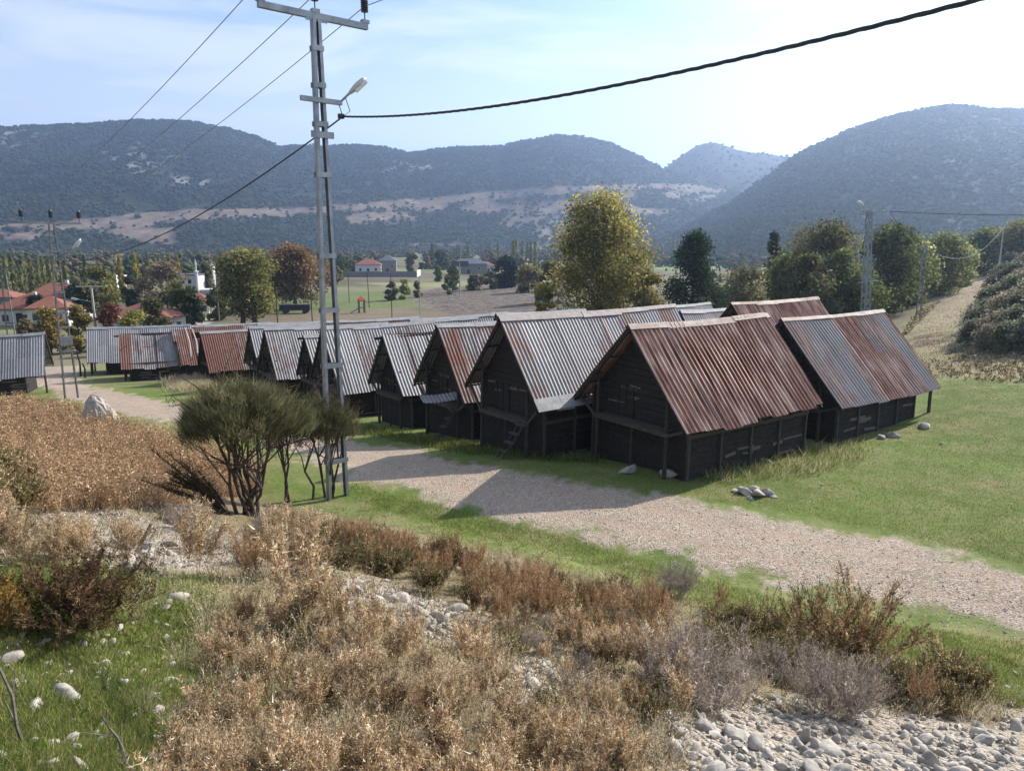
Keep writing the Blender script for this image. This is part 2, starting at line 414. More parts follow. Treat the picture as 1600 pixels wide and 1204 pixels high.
# centre cap
V = np.stack([gx, gy, gzv], 1); V = np.concatenate([V, [[0, 0, gz(0, 0)]]]); cidx = len(V)-1
fan = np.array([(cidx, k, k+1) for k in range(nth-1)]+[(cidx, nth-1, 0)])
seam = np.array([((a)*nth+nth-1, (a+1)*nth+nth-1, (a+1)*nth, a*nth) for a in range(nr-1)])
app = lambda A: np.concatenate([A, A[:1]])
def mk_ground():
    k = N('ground_surface'); P = k.pos()
    c = k.attr('base').outputs['Color']; ms = k.sep(k.attr('mask').outputs['Color'])
    st, gr, pl = ms[0], ms[1], ms[2]
    n1 = k.noise(.9, 6, .65, P); n2 = k.noise(7, 6, .7, P); n3 = k.noise(.12, 5, .65, P); n4 = k.noise(26, 4, .7, P)
    v = k.math('MULTIPLY_ADD', n1, .7, .65); v = k.math('MULTIPLY', v, k.math('MULTIPLY_ADD', n2, .9, .55))
    v = k.math('MULTIPLY', v, k.math('MULTIPLY_ADD', n3, .9, .55))
    c = k.mix(1.0, c, k.n('CombineColor', {0: v, 1: v, 2: v}).outputs[0], 'MULTIPLY')
    # patches of straw in the green, green in the gravel
    dry = k.math('MULTIPLY', gr, k.ramp(k.noise(.45, 6, .7, P), [(.46, 0.0), (.64, .72)]))
    c = k.mix(dry, c, (.22, .19, .10))
    red = k.math('MULTIPLY', st, k.ramp(n1, [(.48, 0.0), (.72, .55)]))
    c = k.mix(red, c, (.26, .15, .105))
    vor = k.n('TexVoronoi', {'Vector': P, 'Scale': 26.0, 'Randomness': 1.0})
    vc = k.sep(vor.outputs['Color'])[0]
    stone = k.math('MULTIPLY', st, k.ramp(vc, [(.45, 0.0), (.6, .9)]))
    sc_ = k.mix(vc, (.26, .22, .18), (.62, .56, .49))
    c = k.mix(k.math('MULTIPLY', stone, .75), c, sc_)
    clod = k.math('MULTIPLY', pl, k.ramp(k.noise(.55, 6, .8, P), [(.45, 0.0), (.56, .9)]))
    c = k.mix(clod, c, (.20, .17, .145))
    h = k.math('MULTIPLY_ADD', n4, .5, n2)
    h = k.math('ADD', h, k.math('MULTIPLY', k.math('MULTIPLY', vor.outputs['Distance'], st), -1.5))
    h = k.math('ADD', h, k.math('MULTIPLY', k.math('MULTIPLY', k.noise(.9, 5, .7, P), pl), 14))
    return k.princ(c, .95, 0, k.bump(h, .8, .06), .15)
M['ground'] = mk_ground()
g = npmesh('ground', V, [quads, seam, fan], M['ground'], attrs={'base': app(base), 'mask': app(np.stack([stones, greenm, mpl], 1))}, smooth=True)
tag(g, kind='structure')

# ------------------------------------------------------------------ hills
def crest(pts):
    A = []; E = []
    for u, v in pts:
        d = ray(u, v); A.append(math.atan2(d[0], d[1])); E.append(d[2]/math.hypot(d[0], d[1]))
    return np.array(A), np.array(E)
left_c = crest([(-600, 215), (-300, 190), (-100, 205), (0, 199), (60, 196), (130, 194), (200, 188), (250, 187), (300, 190), (350, 199), (400, 213), (435, 228), (470, 228), (560, 226), (600, 229), (640, 239), (680, 233), (720, 230), (780, 228), (820, 220), (870, 211), (910, 213), (950, 222), (990, 240), (1035, 263), (1090, 280), (1200, 292), (1400, 305), (1700, 310), (2300, 320)])
peak_c = crest([(700, 330), (900, 300), (1000, 275), (1040, 262), (1060, 246), (1080, 232), (1100, 224), (1115, 222), (1135, 228), (1155, 236), (1180, 240), (1210, 242), (1240, 246), (1300, 252), (1500, 250), (1900, 250)])
right_c = crest([(900, 410), (1000, 388), (1050, 366), (1100, 338), (1150, 312), (1200, 275), (1240, 245), (1280, 225), (1320, 207), (1370, 188), (1420, 175), (1460, 168), (1490, 164), (1540, 170), (1600, 172), (1700, 172), (1900, 160), (2300, 170), (3000, 200)])
def hill_layer(name, c, rfoot, rcrest, rend, nth, nr, amp, pw, zfoot=-9, a0=-62, a1=66):
    ta = np.radians(np.linspace(a0, a1, nth)); rr = np.linspace(rfoot, rend, nr)
    TH, RR = np.meshgrid(ta, rr); TH = TH.ravel(); RR = RR.ravel()
    E = np.interp(TH, c[0], c[1]); zc = CAMZ+rcrest*E
    t = np.clip((RR-rfoot)/(rcrest-rfoot), 0, 1)
    tb = np.clip((RR-rcrest)/(rend-rcrest), 0, 1)
    x = RR*np.sin(TH); y = RR*np.cos(TH)
    s = (1-(1-t)**pw)*.35+.65*t
    z = zfoot+(zc-zfoot)*s*(1-.6*tb**1.5)
    env = np.sin(np.clip(t, 0, 1)*pi)**.8
    z = z+env*(amp*fbm(x/190, y/190, 4)+amp*.18*fbm(x/40, y/40, 3))+t*(1-tb)*2.0*fbm(x/14, y/14, 2)
    return x, y, z, t, TH, RR, nth, nr
def layer_faces(nth, nr):
    i, j = np.meshgrid(np.arange(nr-1), np.arange(nth-1), indexing='ij'); q = i*nth+j
    return np.stack([q, q+nth, q+nth+1, q+1], -1).reshape(-1, 4)
layers = dict(L=hill_layer('L', left_c, 1000, 1720, 2100, 900, 190, 26, 1.6),
              P=hill_layer('P', peak_c, 1300, 1950, 2300, 420, 80, 25, 1.5),
              R=hill_layer('R', right_c, 520, 1150, 1500, 700, 170, 11, 1.8, a0=3, a1=66))
# cut terraces (bare earth) on the left ridge: bands named by where they run along the slope
cut_u = [-300, 0, 100, 200, 300, 400, 480, 560, 700, 850, 950, 1035, 1100, 1180, 1300]
cut_v = [352, 351, 346, 335, 327, 326, 324, 318, 306, 292, 290, 287, 288, 281, 280]
low_v = [358, 357, 360, 355, 343, 338, 336, 330, 322, 306, 300, 300, 305, 290, 290]
def scar_mask(x, y, z):
    u, v = to_px(x, y, z); wv = fbm(u/22, v/9, 3)
    top = np.interp(u, cut_u, cut_v); bot = np.interp(u, cut_u, low_v)
    m = sstep(-2, 1, v-top)*(1-sstep(-3, 3, v-bot+wv*9))*.9
    blobs = [(35, 368, 60, 8), (215, 363, 75, 13), (250, 372, 40, 10), (590, 339, 70, 11), (660, 325, 40, 7), (760, 325, 45, 14), (820, 340, 55, 34), (850, 375, 28, 22), (975, 305, 30, 10), (1050, 304, 24, 10), (1100, 308, 22, 7), (690, 382, 70, 3), (900, 325, 120, 16), (1010, 330, 50, 6)]
    for cu, cv, ru, rv in blobs:
        d = np.hypot((u-cu)/ru, (v-cv)/rv)
        m = np.maximum(m, (1-sstep(.5, 1.05, d+wv*.55))*(.95 if rv < 20 else .6))
    m = m*sstep(-.75, -.2, fbm(u/9+3, v/5, 3)+.15)
    return np.clip(m, 0, 1)
def rock_mask(x, y, z):
    u, v = to_px(x, y, z); n = fbm(x/45, z/22, 4); m = np.zeros_like(u)
    for cu, cv, ru, rv in [(215, 250, 70, 34), (25, 215, 60, 18), (300, 282, 60, 10), (900, 350, 90, 40), (640, 260, 60, 10)]:
        d = np.hypot((u-cu)/ru, (v-cv)/rv); m = np.maximum(m, (1-sstep(.3, 1.2, d)))
    return np.clip(sstep(.15, .5, fbm(x/16, z/9, 4)+.30*m-.05)*np.clip(m*1.2+.05, 0, 1), 0, 1)*.8
def mk_hill():
    k = N('hill_surface'); P = k.pos(); ms = k.sep(k.attr('mask').outputs['Color'])
    n = k.noise(.06, 6, .7, P); n2 = k.noise(.3, 5, .7, P); n3 = k.noise(1.0, 5, .65, k.scaled(P, (.06, .06, .02)))
    veg = k.ramp(n2, [(.3, (.014, .018, .012)), (.7, (.034, .038, .025))])
    scar = k.ramp(n3, [(.3, (.115, .08, .062)), (.5, (.19, .145, .115)), (.75, (.30, .25, .21))])
    rock = k.ramp(n2, [(.3, (.16, .155, .15)), (.7, (.38, .37, .35))])
    c = k.mix(ms[1], veg, rock); c = k.mix(ms[0], c, scar)
    return k.princ(c, .95, 0, k.bump(n2, .6, 2.0), .1)
M['hill'] = mk_hill()
HV = []; HF = []; HM = []; off = 0
for key, (x, y, z, t, TH, RR, nth_, nr_) in layers.items():
    if key == 'L': m = np.stack([scar_mask(x, y, z), rock_mask(x, y, z), 0*x], 1)
    elif key == 'P':
        m = np.zeros((len(x), 3))
    else: m = np.zeros((len(x), 3)); m[:, 1] = .5*sstep(.3, .55, fbm(x/30, z/12, 3))*(1-sstep(.2, .6, t))
    HV.append(np.stack([x, y, z], 1)); HF.append(layer_faces(nth_, nr_)+off); HM.append(m); off += len(x)
h = npmesh('hills', np.concatenate(HV), np.concatenate(HF), M['hill'], attrs={'mask': np.concatenate(HM)}, smooth=True)
tag(h, kind='structure')
# scrub growing on the hills
ICO_V = None
def ico(sub=1):
    import bmesh
    bm = bmesh.new(); bmesh.ops.create_icosphere(bm, subdivisions=sub, radius=1)
    V = np.array([v.co[:] for v in bm.verts]); Fs = np.array([[v.index for v in f.verts] for f in bm.faces]); bm.free(); return V, Fs
IV, IF = ico(1)
def scatter_blobs(C, S, tint, mat, name, flat=.75, jit=.28):
    n = len(C); V = IV[None]*(1+jit*rng.normal(size=(n, len(IV), 1)))*S[:, None, None]
    V[:, :, 2] *= flat; V = V+C[:, None, :]
    Fs = IF[None]+(np.arange(n)*len(IV))[:, None, None]
    T = np.repeat(tint[:, None, :], len(IV), 1)
    return npmesh(name, V.reshape(-1, 3), Fs.reshape(-1, 3), mat, attrs={'tint': T.reshape(-1, 3)})
CS = []; SS = []; TS = []
for key, cnt, smin, smax in (('L', 95000, 1.4, 3.6), ('P', 9000, 2.5, 5), ('R', 52000, 1.1, 2.4)):
    x, y, z, t, TH, RR, nth_, nr_ = layers[key]
    idx = rng.choice(len(x), cnt*2, p=None)
    ok = (np.abs(TH[idx]) < R(52)) & (rng.random(len(idx)) < .95)
    idx = idx[ok][:cnt]
    jx = rng.normal(size=len(idx))*2.5; jy = rng.normal(size=len(idx))*2.5
    C = np.stack([x[idx]+jx, y[idx]+jy, z[idx]], 1)
    if key == 'L':
        keep = rng.random(len(idx)) > np.maximum(scar_mask(x[idx], y[idx], z[idx])*1.0, rock_mask(x[idx], y[idx], z[idx])*.8)
        keep &= vnoise(x[idx]/18, z[idx]/10) > .16
        C = C[keep]
    S = rng.uniform(smin, smax, len(C)); C[:, 2] += S*.35
    v = rng.random((len(C), 1))
    tint = (1-v)*np.array([.022, .031, .018])+v*np.array([.052, .062, .033])
    CS.append(C); SS.append(S); TS.append(tint)
sb = scatter_blobs(np.concatenate(CS), np.concatenate(SS), np.concatenate(TS), M['scrub'], 'hill_scrub')
tag(sb, 'dark green maquis scrub covering the hillsides', 'scrub', kind='stuff')

# ------------------------------------------------------------------ plants
def quads_from(C, size, aspect=1.0, up=None, jit=.5):
    """small leaf quads at C with random facing"""
    n = len(C); size = np.broadcast_to(size, (n,))
    a = rng.normal(size=(n, 3)); a /= np.linalg.norm(a, axis=1, keepdims=True)
    if up is not None: a = a*jit+np.asarray(up); a /= np.linalg.norm(a, axis=1, keepdims=True)
    b = np.cross(a, rng.normal(size=(n, 3))); b /= np.linalg.norm(b, axis=1, keepdims=True)
    a = a*size[:, None]*.5; b = b*size[:, None]*.5*aspect
    V = np.stack([C-a-b*.3, C-a*.2+b, C+a+b*.2, C+a*.1-b], 1)
    Fs = np.arange(n*4).reshape(n, 4)
    return V.reshape(-1, 3), Fs
def blades_from(C, D, wd):
    """thin tapering triangles from C along D"""
    n = len(C); s = np.cross(D, rng.normal(size=(n, 3))); s /= np.linalg.norm(s, axis=1, keepdims=True)+1e-9
    s = s*np.broadcast_to(wd, (n,))[:, None]*.5
    V = np.stack([C-s, C+s, C+D], 1); return V.reshape(-1, 3), np.arange(n*3).reshape(n, 3)
def tints(n, pal, rep, var=.2):
    pal = np.array(pal); c = pal[rng.integers(0, len(pal), n)]*(1+var*rng.normal(size=(n, 1)))
    return np.repeat(np.clip(c, .004, 1), rep, 0)
class Soup:
    def __init__(s): s.V = []; s.Fq = []; s.Ft = []; s.T = []; s.n = 0
    def add(s, V, Fs, T):
        (s.Fq if Fs.shape[1] == 4 else s.Ft).append(Fs+s.n); s.V.append(V); s.T.append(T); s.n += len(V)
    def build(s, name, mat, parent=None):
        fs = []
        if s.Fq: fs.append(np.concatenate(s.Fq))
        if s.Ft: fs.append(np.concatenate(s.Ft))
        return npmesh(name, np.concatenate(s.V), fs, mat, parent, {'tint': np.concatenate(s.T)})
def unit(n):
    d = rng.normal(size=(n, 3)); return d/np.linalg.norm(d, axis=1, keepdims=True)

def crown_points(n, H, Rr, base, shape, lobes):
    """leaf positions inside an uneven crown made of many lobes"""
    L = []
    for i in range(lobes):
        t = rng.random()
        z = base+(H-base)*t
        if shape == 'round': prof = sqrt(max(0, 1-(2*t-.9)**2*.92))*.9
        elif shape == 'poplar': prof = (1-abs(2*t-.8)**2.2*.6)*(1 if t < .75 else (1-t)*3.2+.2)*.8
        elif shape == 'cone': prof = (1-t)**.8*.95+.05
        elif shape == 'wide': prof = sqrt(max(0, 1-(1.6*t-.5)**2))*.95
        a = rng.random()*2*pi; rad = Rr*prof*sqrt(rng.random())*.85
        s = Rr*(.24+.2*rng.random())*(1 if shape != 'poplar' else .8)
        if shape == 'cone': s = Rr*(.14+.26*(1-t)*rng.random()+.08)
        L.append((cos(a)*rad, sin(a)*rad, min(z, H-s*.5), s))
    L = np.array(L); p = L[:, 3]**2; p /= p.sum()
    k = rng.choice(len(L), n, p=p); d = unit(n)*(rng.random((n, 1))**.4)
    d[:, 2] *= .75
    return L[k, :3]+d*L[k, 3:4]*(1.0+.25*rng.normal(size=(n, 1)))*1.0, k, L
def make_tree(name, loc, H, Rr, base, shape, leaf, n, pal, trunk_r, label, cat='tree', group=None, lobes=40, trunks=1, rz=0, trans=None):
    t = thing(name, loc, rz, label, cat, group)
    mb = MB()
    for q in range(trunks):
        ox = (q-(trunks-1)/2)*Rr*.42
        top = np.array([ox*.4, 0, base+(H-base)*(.85 if shape in ('poplar', 'cone') else .55)])
        pts = [np.array([ox, 0, -.4])+(top-np.array([ox, 0, -.4]))*s+np.array([rng.normal()*.04*H*.3*s, rng.normal()*.04*H*.3*s, 0]) for s in np.linspace(0, 1, 6)]
        mb.tube(pts, [trunk_r*(1.25-1.1*s) for s in np.linspace(0, 1, 6)], 8)
        if shape != 'poplar':
            for b in range(9):
                s = .35+.6*rng.random(); p = pts[min(5, int(s*5))]
                a = rng.random()*2*pi; l = Rr*(.5+.4*rng.random())
                e = p+np.array([cos(a)*l, sin(a)*l, l*(.7 if shape != 'cone' else .05)])
                mb.tube([p, (p+e)/2+np.array([0, 0, -.05*l]), e], [trunk_r*.45*(1.2-s), trunk_r*.28*(1.2-s), trunk_r*.08], 5)
    mb.build('trunk', M['bark'], t)
    C, k, L = crown_points(n, H, Rr, base, shape, lobes)
    lt = 1+.22*rng.normal(size=len(L))
    V, Fs = quads_from(C, leaf*(.6+.8*rng.random(n)), .8)
    T = tints(n, pal, 1, .18)*lt[k][:, None]; T = np.repeat(np.clip(T, .004, 1), 4, 0)
    npmesh('crown', V, Fs, M['leaf'], t, {'tint': T})
    return t
YG = [(0.201, 0.195, 0.065), (0.295, 0.254, 0.088), (0.142, 0.147, 0.059), (0.366, 0.301, 0.106)]
DG = [(.05, .075, .04), (.07, .095, .045), (.04, .06, .035)]
MG = [(0.122, 0.152, 0.055), (0.171, 0.189, 0.067), (0.091, 0.122, 0.049)]
OR = [(.25, .155, .085), (.20, .13, .075), (.30, .20, .11), (.16, .115, .07)]
BR = [(.19, .15, .095), (.14, .12, .08), (.22, .175, .10)]
YL = [(.42, .33, .06), (.34, .29, .07), (.24, .24, .06)]
RD = [(.18, .07, .055), (.15, .075, .055), (.22, .10, .07)]
PG = [(0.242, 0.253, 0.11), (0.308, 0.297, 0.132), (0.187, 0.209, 0.094)]

def hgt(u, v, Y, base): return px(u, v, Y)[2]-base   # height of a top pixel above a base at range Y
def tree_px(name, u, vtop, wpx, Y, shape, pal, label, cat='tree', group=None, leaf=None, n=None, basef=.15, lobes=40, trunks=1, tr=.2):
    p = at(u, Y); H = hgt(u, vtop, Y, p[2]); Rr = wpx/F*Y/2
    leaf = leaf or max(.22, Y*.0032); n = n or 7000
    return make_tree(name, p, H, Rr, H*basef, shape, leaf, n, pal, tr, label, cat, group, lobes, trunks)
tree_px('plane_tree', 938, 303, 172, 74, 'round', YG, 'tall yellow-green broadleaf tree standing behind the barn roofs, crown tallest in the valley', n=36000, leaf=.24, basef=.06, lobes=110, tr=.5)
tree_px('broadleaf_tree', 1262, 398, 90, 71, 'wide', MG+BR, 'low dark thicket behind the upper rust roof at its right end', n=8000, basef=.02)
tree_px('broadleaf_tree', 1312, 392, 90, 73, 'wide', MG, 'low dark thicket just left of the lattice pole foot', n=8000, basef=.02)
tree_px('plane_tree', 1012, 425, 70, 72, 'round', YG, 'low yellowish tree at the foot of the tallest tree on its right side', n=6000, basef=.1)
tree_px('shrub_tree', 850, 440, 34, 70, 'round', YL, 'small golden yellow shrub at the left foot of the tallest tree', n=3000, basef=.05, lobes=14, tr=.06)
tree_px('pine_tree', 1083, 362, 132, 84, 'cone', DG, 'dark green pine tree with pointed top beside the tall yellow-green tree', n=14000, basef=.1, lobes=70, tr=.25)
tree_px('broadleaf_tree', 1165, 418, 116, 92, 'wide', BR+MG+YL[2:], 'low brownish olive thicket tree right of the pointed pine', n=8000, basef=.06, tr=.12)
tree_px('cypress_tree', 1203, 364, 44, 100, 'cone', DG, 'narrow dark evergreen beside the grey-green tree row', n=6000, lobes=60, basef=.06)
tree_px('broadleaf_tree', 1285, 347, 150, 78, 'round', MG+BR, 'broad grey-green tree behind the red rust roof, left of the lattice pole', n=16000, basef=.06, lobes=70, tr=.3)
tree_px('broadleaf_tree', 1232, 400, 80, 74, 'round', MG, 'lower grey-green tree filling the left end of the tree row', n=8000, basef=.03)
tree_px('broadleaf_tree', 1385, 355, 120, 82, 'round', MG+[(.12, .13, .05)], 'leafy tree between the lattice pole and the ladder pole', n=13000, basef=.04, lobes=60, tr=.3)
tree_px('broadleaf_tree', 1340, 420, 110, 76, 'round', MG, 'dark low tree directly behind the lattice pole', n=8000, basef=.02)
tree_px('broadleaf_tree', 1415, 372, 90, 88, 'round', MG+PG, 'pale olive tree between the lattice pole and the ladder pole, lower than its neighbour', n=9000, basef=.03, lobes=50)
tree_px('broadleaf_tree', 1465, 366, 96, 96, 'round', MG+PG, 'pale olive tree behind the ladder pole beside the trail', n=9000, basef=.04, lobes=50)
tree_px('broadleaf_tree', 1490, 385, 70, 104, 'round', PG, 'yellow-green tree at the far left edge of the trail', n=7000, basef=.03)
tree_px('broadleaf_tree', 1530, 358, 90, 125, 'round', MG, 'hazy tree at the top end of the trail', n=7000, basef=.03)
tree_px('broadleaf_tree', 1585, 348, 110, 120, 'round', MG+BR, 'hazy tree above the trail by the picture edge on the hillside', n=7000, basef=.03)
tree_px('walnut_tree', 388, 388, 102, 108, 'round', YG+MG, 'rounded green and yellow tree with two dark trunks beside the lane', n=14000, basef=.2, lobes=60, trunks=2, tr=.38)
tree_px('chestnut_tree', 462, 386, 112, 148, 'wide', OR, 'large orange-brown autumn tree behind the steel pole', n=14000, basef=.16, lobes=60, tr=.4)
tree_px('chestnut_tree', 368, 396, 44, 200, 'wide', OR+BR, 'brown autumn tree behind the white domed building', n=5000, basef=.1)
tree_px('cedar_tree', 790, 402, 46, 215, 'round', [(.022, .035, .028)], 'dark rounded evergreen standing alone at the edge of the ploughed field', n=6000, leaf=.6, basef=.02)
tree_px('shrub_tree', 826, 415, 44, 190, 'wide', YL+OR+MG, 'yellow and orange bushes right of the dark rounded evergreen', 'shrub', n=4000, leaf=.6, basef=.02)
tree_px('broadleaf_tree', 858, 410, 50, 150, 'wide', MG+BR, 'dull olive tree between the ploughed field and the tallest tree', n=5000, basef=.05)
tree_px('broadleaf_tree', 708, 412, 20, 200, 'round', PG, 'small pale tree beside the tall sign post in the fields', n=2500, basef=.1)
tree_px('garden_tree', 325, 411, 24, 179, 'wide', BR+MG, 'brownish low tree just below the small dome', n=2500, group='village garden trees')
for u, v, w_, Y, pal, lab in ((612, 438, 22, 170, BR, 'brown bush beside the thin post in the far meadow'), (632, 437, 20, 175, PG, 'pale bush left of the ploughed field'), (652, 440, 16, 180, BR, 'bare brown bush at the top corner of the ploughed field'), (700, 430, 16, 190, MG, 'small bush left of the tall signpost'),
        (745, 428, 30, 205, PG+BR, 'low hedge bush right of the tall signpost'), (765, 426, 26, 210, BR, 'low brown hedge bush left of the dark rounded evergreen'), (685, 416, 16, 260, MG, 'round bush on the far side of the fields'), (540, 402, 22, 340, MG, 'bushy tree at the left end of the distant grey wall'), (645, 396, 20, 360, MG+BR, 'round tree behind the right end of the distant grey wall'), (690, 392, 26, 380, DG, 'dark spreading tree left of the blue-roofed building')):
    tree_px('field_shrub', u, v, w_, Y, 'wide', pal, lab, 'shrub', n=1800, basef=.03, lobes=16, tr=.08)
# village trees
vt = [(158, 418, 62, 128, 'round', YG+MG, 'yellow-green tree right of the red-roofed farmhouse'), (118, 448, 40, 125, 'round', DG, 'dark green tree against the farmhouse end wall'),
      (262, 412, 86, 150, 'wide', BR, 'grey-brown bare-looking tree left of the white domed building'), (285, 440, 56, 105, 'round', MG, 'dark green tree between the two hipped roofs'),
      (302, 462, 36, 98, 'round', DG, 'dark evergreen shrub by the cream garden wall'), (238, 468, 60, 88, 'wide', MG+BR, 'brownish garden tree in front of the hipped red roof'),
      (170, 474, 44, 84, 'wide', RD, 'dark red leaved shrub behind the concrete pole'), (210, 487, 60, 80, 'wide', YL+MG, 'yellow shrub behind the long grey roof'),
      (72, 482, 64, 80, 'wide', YL+OR, 'golden shrub left of the long grey roof'), (118, 478, 40, 82, 'wide', YL+BR, 'orange-yellow shrub at the left end of the long grey roof'),
      (36, 500, 34, 78, 'wide', BR, 'small bare brown bush beside the left white wall'), 
      (205, 430, 30, 150, 'round', DG, 'dark fir between the yellow poplars'), (58, 462, 30, 120, 'round', DG, 'round dark shrub by the low farmhouse wing'), (340, 452, 40, 125, 'wide', MG, 'low hedge tree at the lane bend')]
for u, v, w_, Y, sh, pal, lab in vt:
    tree_px('garden_tree', u, v, w_, Y, sh, pal, lab, n=4500, basef=.08, lobes=26, tr=.12, group='village garden trees')
pp = None
def poplar_row():
    protos = [make_tree('poplar_tree', (0, 0, 0), 10, 1.5, .5, 'poplar', .42, 4200, pal, .14, 'x', 'tree', lobes=90) for pal in (YL, PG, MG)]
    spots = [(16, 399, 165, 1), (26, 398, 168, 1), (43, 400, 170, 1), (55, 405, 172, 1), (66, 403, 175, 1), (74, 400, 178, 1), (83, 404, 180, 1), (91, 398, 183, 1), (108, 406, 170, 1), (38, 412, 150, 1), (139, 399, 190, 2), (4, 405, 160, 1),
             (194, 397, 165, 0), (183, 420, 160, 1), (217, 397, 175, 0), (221, 405, 180, 1), (255, 398, 215, 1), (270, 396, 210, 0), (283, 398, 230, 0), (238, 400, 240, 1),
             (677, 381, 420, 2), (715, 382, 520, 1), (719, 382, 530, 1), (733, 380, 520, 1), (766, 381, 480, 1), (779, 379, 470, 1), (802, 376, 380, 1), (806, 375, 385, 1), (816, 377, 470, 1), (824, 379, 480, 1), (829, 378, 390, 1), (836, 377, 395, 1), (865, 386, 420, 1),
             (1043, 372, 620, 1), (1049, 370, 620, 1), (1146, 373, 700, 1), (1157, 366, 700, 1), (1162, 367, 700, 1), (1241, 362, 600, 1), (1244, 363, 600, 2), (700, 395, 430, 2)]
    LAB = {0: 'bright yellow poplar in the village tree belt', 1: 'slim pale green poplar in the distant tree belt', 2: 'slim dark green poplar in the distant tree belt'}
    used = set()
    for u, v, Y, ki in spots:
        p = at(u, Y); H = hgt(u, v, Y, p[2])
        far_ = Y > 300
        lab = {0: 'bright yellow poplar among the village roofs', 1: ('slim pale poplar far off at the foot of the hills' if far_ else 'slim pale green poplar in the row behind the farmhouse'), 2: ('slim dark poplar far off in the fields' if far_ else 'slim dark green poplar behind the village')}[ki]
        kx = .58 if Y < 300 else .75; s = (H/10*kx, H/10*kx, H/10)
        pr = protos[ki]
        if ki not in used: used.add(ki); o = pr; o.location = [float(c) for c in p]; o.scale = s; o['label'] = lab; o['group'] = 'poplars'
        else: o = dup(pr, p, rng.random()*6, s, lab, 'poplars')
poplar_row()
# distant belt of trees at the foot of the hills
n = 9000
a = np.radians(rng.uniform(-50, 50, n)); r_ = rng.uniform(230, 1050, n)
keep = np.where(r_ < 430, np.where(a < R(-13), (r_ > 240) & (vnoise(a*40, r_/50) > .35), (r_ > 350) & (np.abs(a-R(8)) > R(6)) & (vnoise(a*40, r_/40) > .55)), vnoise(a*40, r_/60) > .45)
a = a[keep]; r_ = r_[keep]; x = r_*np.sin(a); y = r_*np.cos(a); S = rng.uniform(1.3, 3.8, len(x))
u_, v_ = to_px(x, y, G(x, y)); C = np.stack([x, y, np.minimum(G(x, y), -6.5)+S*.6], 1)
cl = 14; n2 = len(C)
CC = np.repeat(C, cl, 0)+rng.normal(size=(n2*cl, 3))*np.repeat(S, cl)[:, None]*.55
pal = np.array([(.06, .075, .035), (.09, .09, .045), (.045, .06, .03), (.13, .11, .05), (.12, .085, .05)])
TT = np.repeat(pal[rng.integers(0, 5, n2)], cl, 0)*(1+.15*rng.normal(size=(n2*cl, 1)))
bt = scatter_blobs(CC, np.repeat(S, cl)*rng.uniform(.25, .55, n2*cl), np.clip(TT, .01, 1), M['scrub'], 'distant_woods')
tag(bt, 'far belt of hedges and small trees across the valley floor', 'trees', kind='stuff')
# ------------------------------------------------------------------ barns
def roof_side(hw, dh, H, L, sgn, seed, sag=.06, holes=None, wav=.165, amp=.017):
    """one corrugated slope: ridge at x=0,z=H to eave at x=sgn*hw,z=H-dh, y from 0 to L"""
    r = np.random.default_rng(seed); ny = max(8, int(L/wav*8)); nx = 9
    ys = np.linspace(0, L, ny+1); ss = np.linspace(0, 1, nx+1)
    sl = math.hypot(hw, dh); nrm = np.array([dh*sgn, 0, hw])/sl
    sheet = np.floor(ys/.82).astype(int); ext = r.normal(size=sheet.max()+1)*.055; lift = np.abs(r.normal(size=sheet.max()+1))*.015
    Y, S = np.meshgrid(ys, ss, indexing='ij'); k = np.repeat(sheet[:, None], nx+1, 1)
    d = S*(sl+ext[k])
    P = np.stack([sgn*hw*d/sl, Y, H-dh*d/sl], -1)
    off = amp*np.sin(2*pi*Y/wav)+lift[k]+.03*np.sin(Y*1.3+seed)*np.sin(S*3)
    P = P+off[..., None]*nrm
    P[..., 2] -= sag*np.sin(np.clip(Y/L, 0, 1)*pi)*(1-.3*S)
    i, j = np.meshgrid(np.arange(ny), np.arange(nx), indexing='ij'); q = (i*(nx+1)+j)
    Fq = np.stack([q, q+nx+1, q+nx+2, q+1], -1)
    if sgn < 0: Fq = Fq[..., ::-1]
    if holes is not None:
        yc = (ys[:-1]+ys[1:])/2; sc_ = (ss[:-1]+ss[1:])/2
        keep = np.ones((ny, nx), bool)
        for y0, y1, s0, s1 in holes: keep &= ~(((yc > y0) & (yc < y1))[:, None] & ((sc_ > s0) & (sc_ < s1))[None])
        Fq = Fq[keep]
    rc = np.stack([Y+(0 if sgn > 0 else 50), d, 0*Y], -1).reshape(-1, 3)
    return P.reshape(-1, 3), Fq.reshape(-1, 4), rc

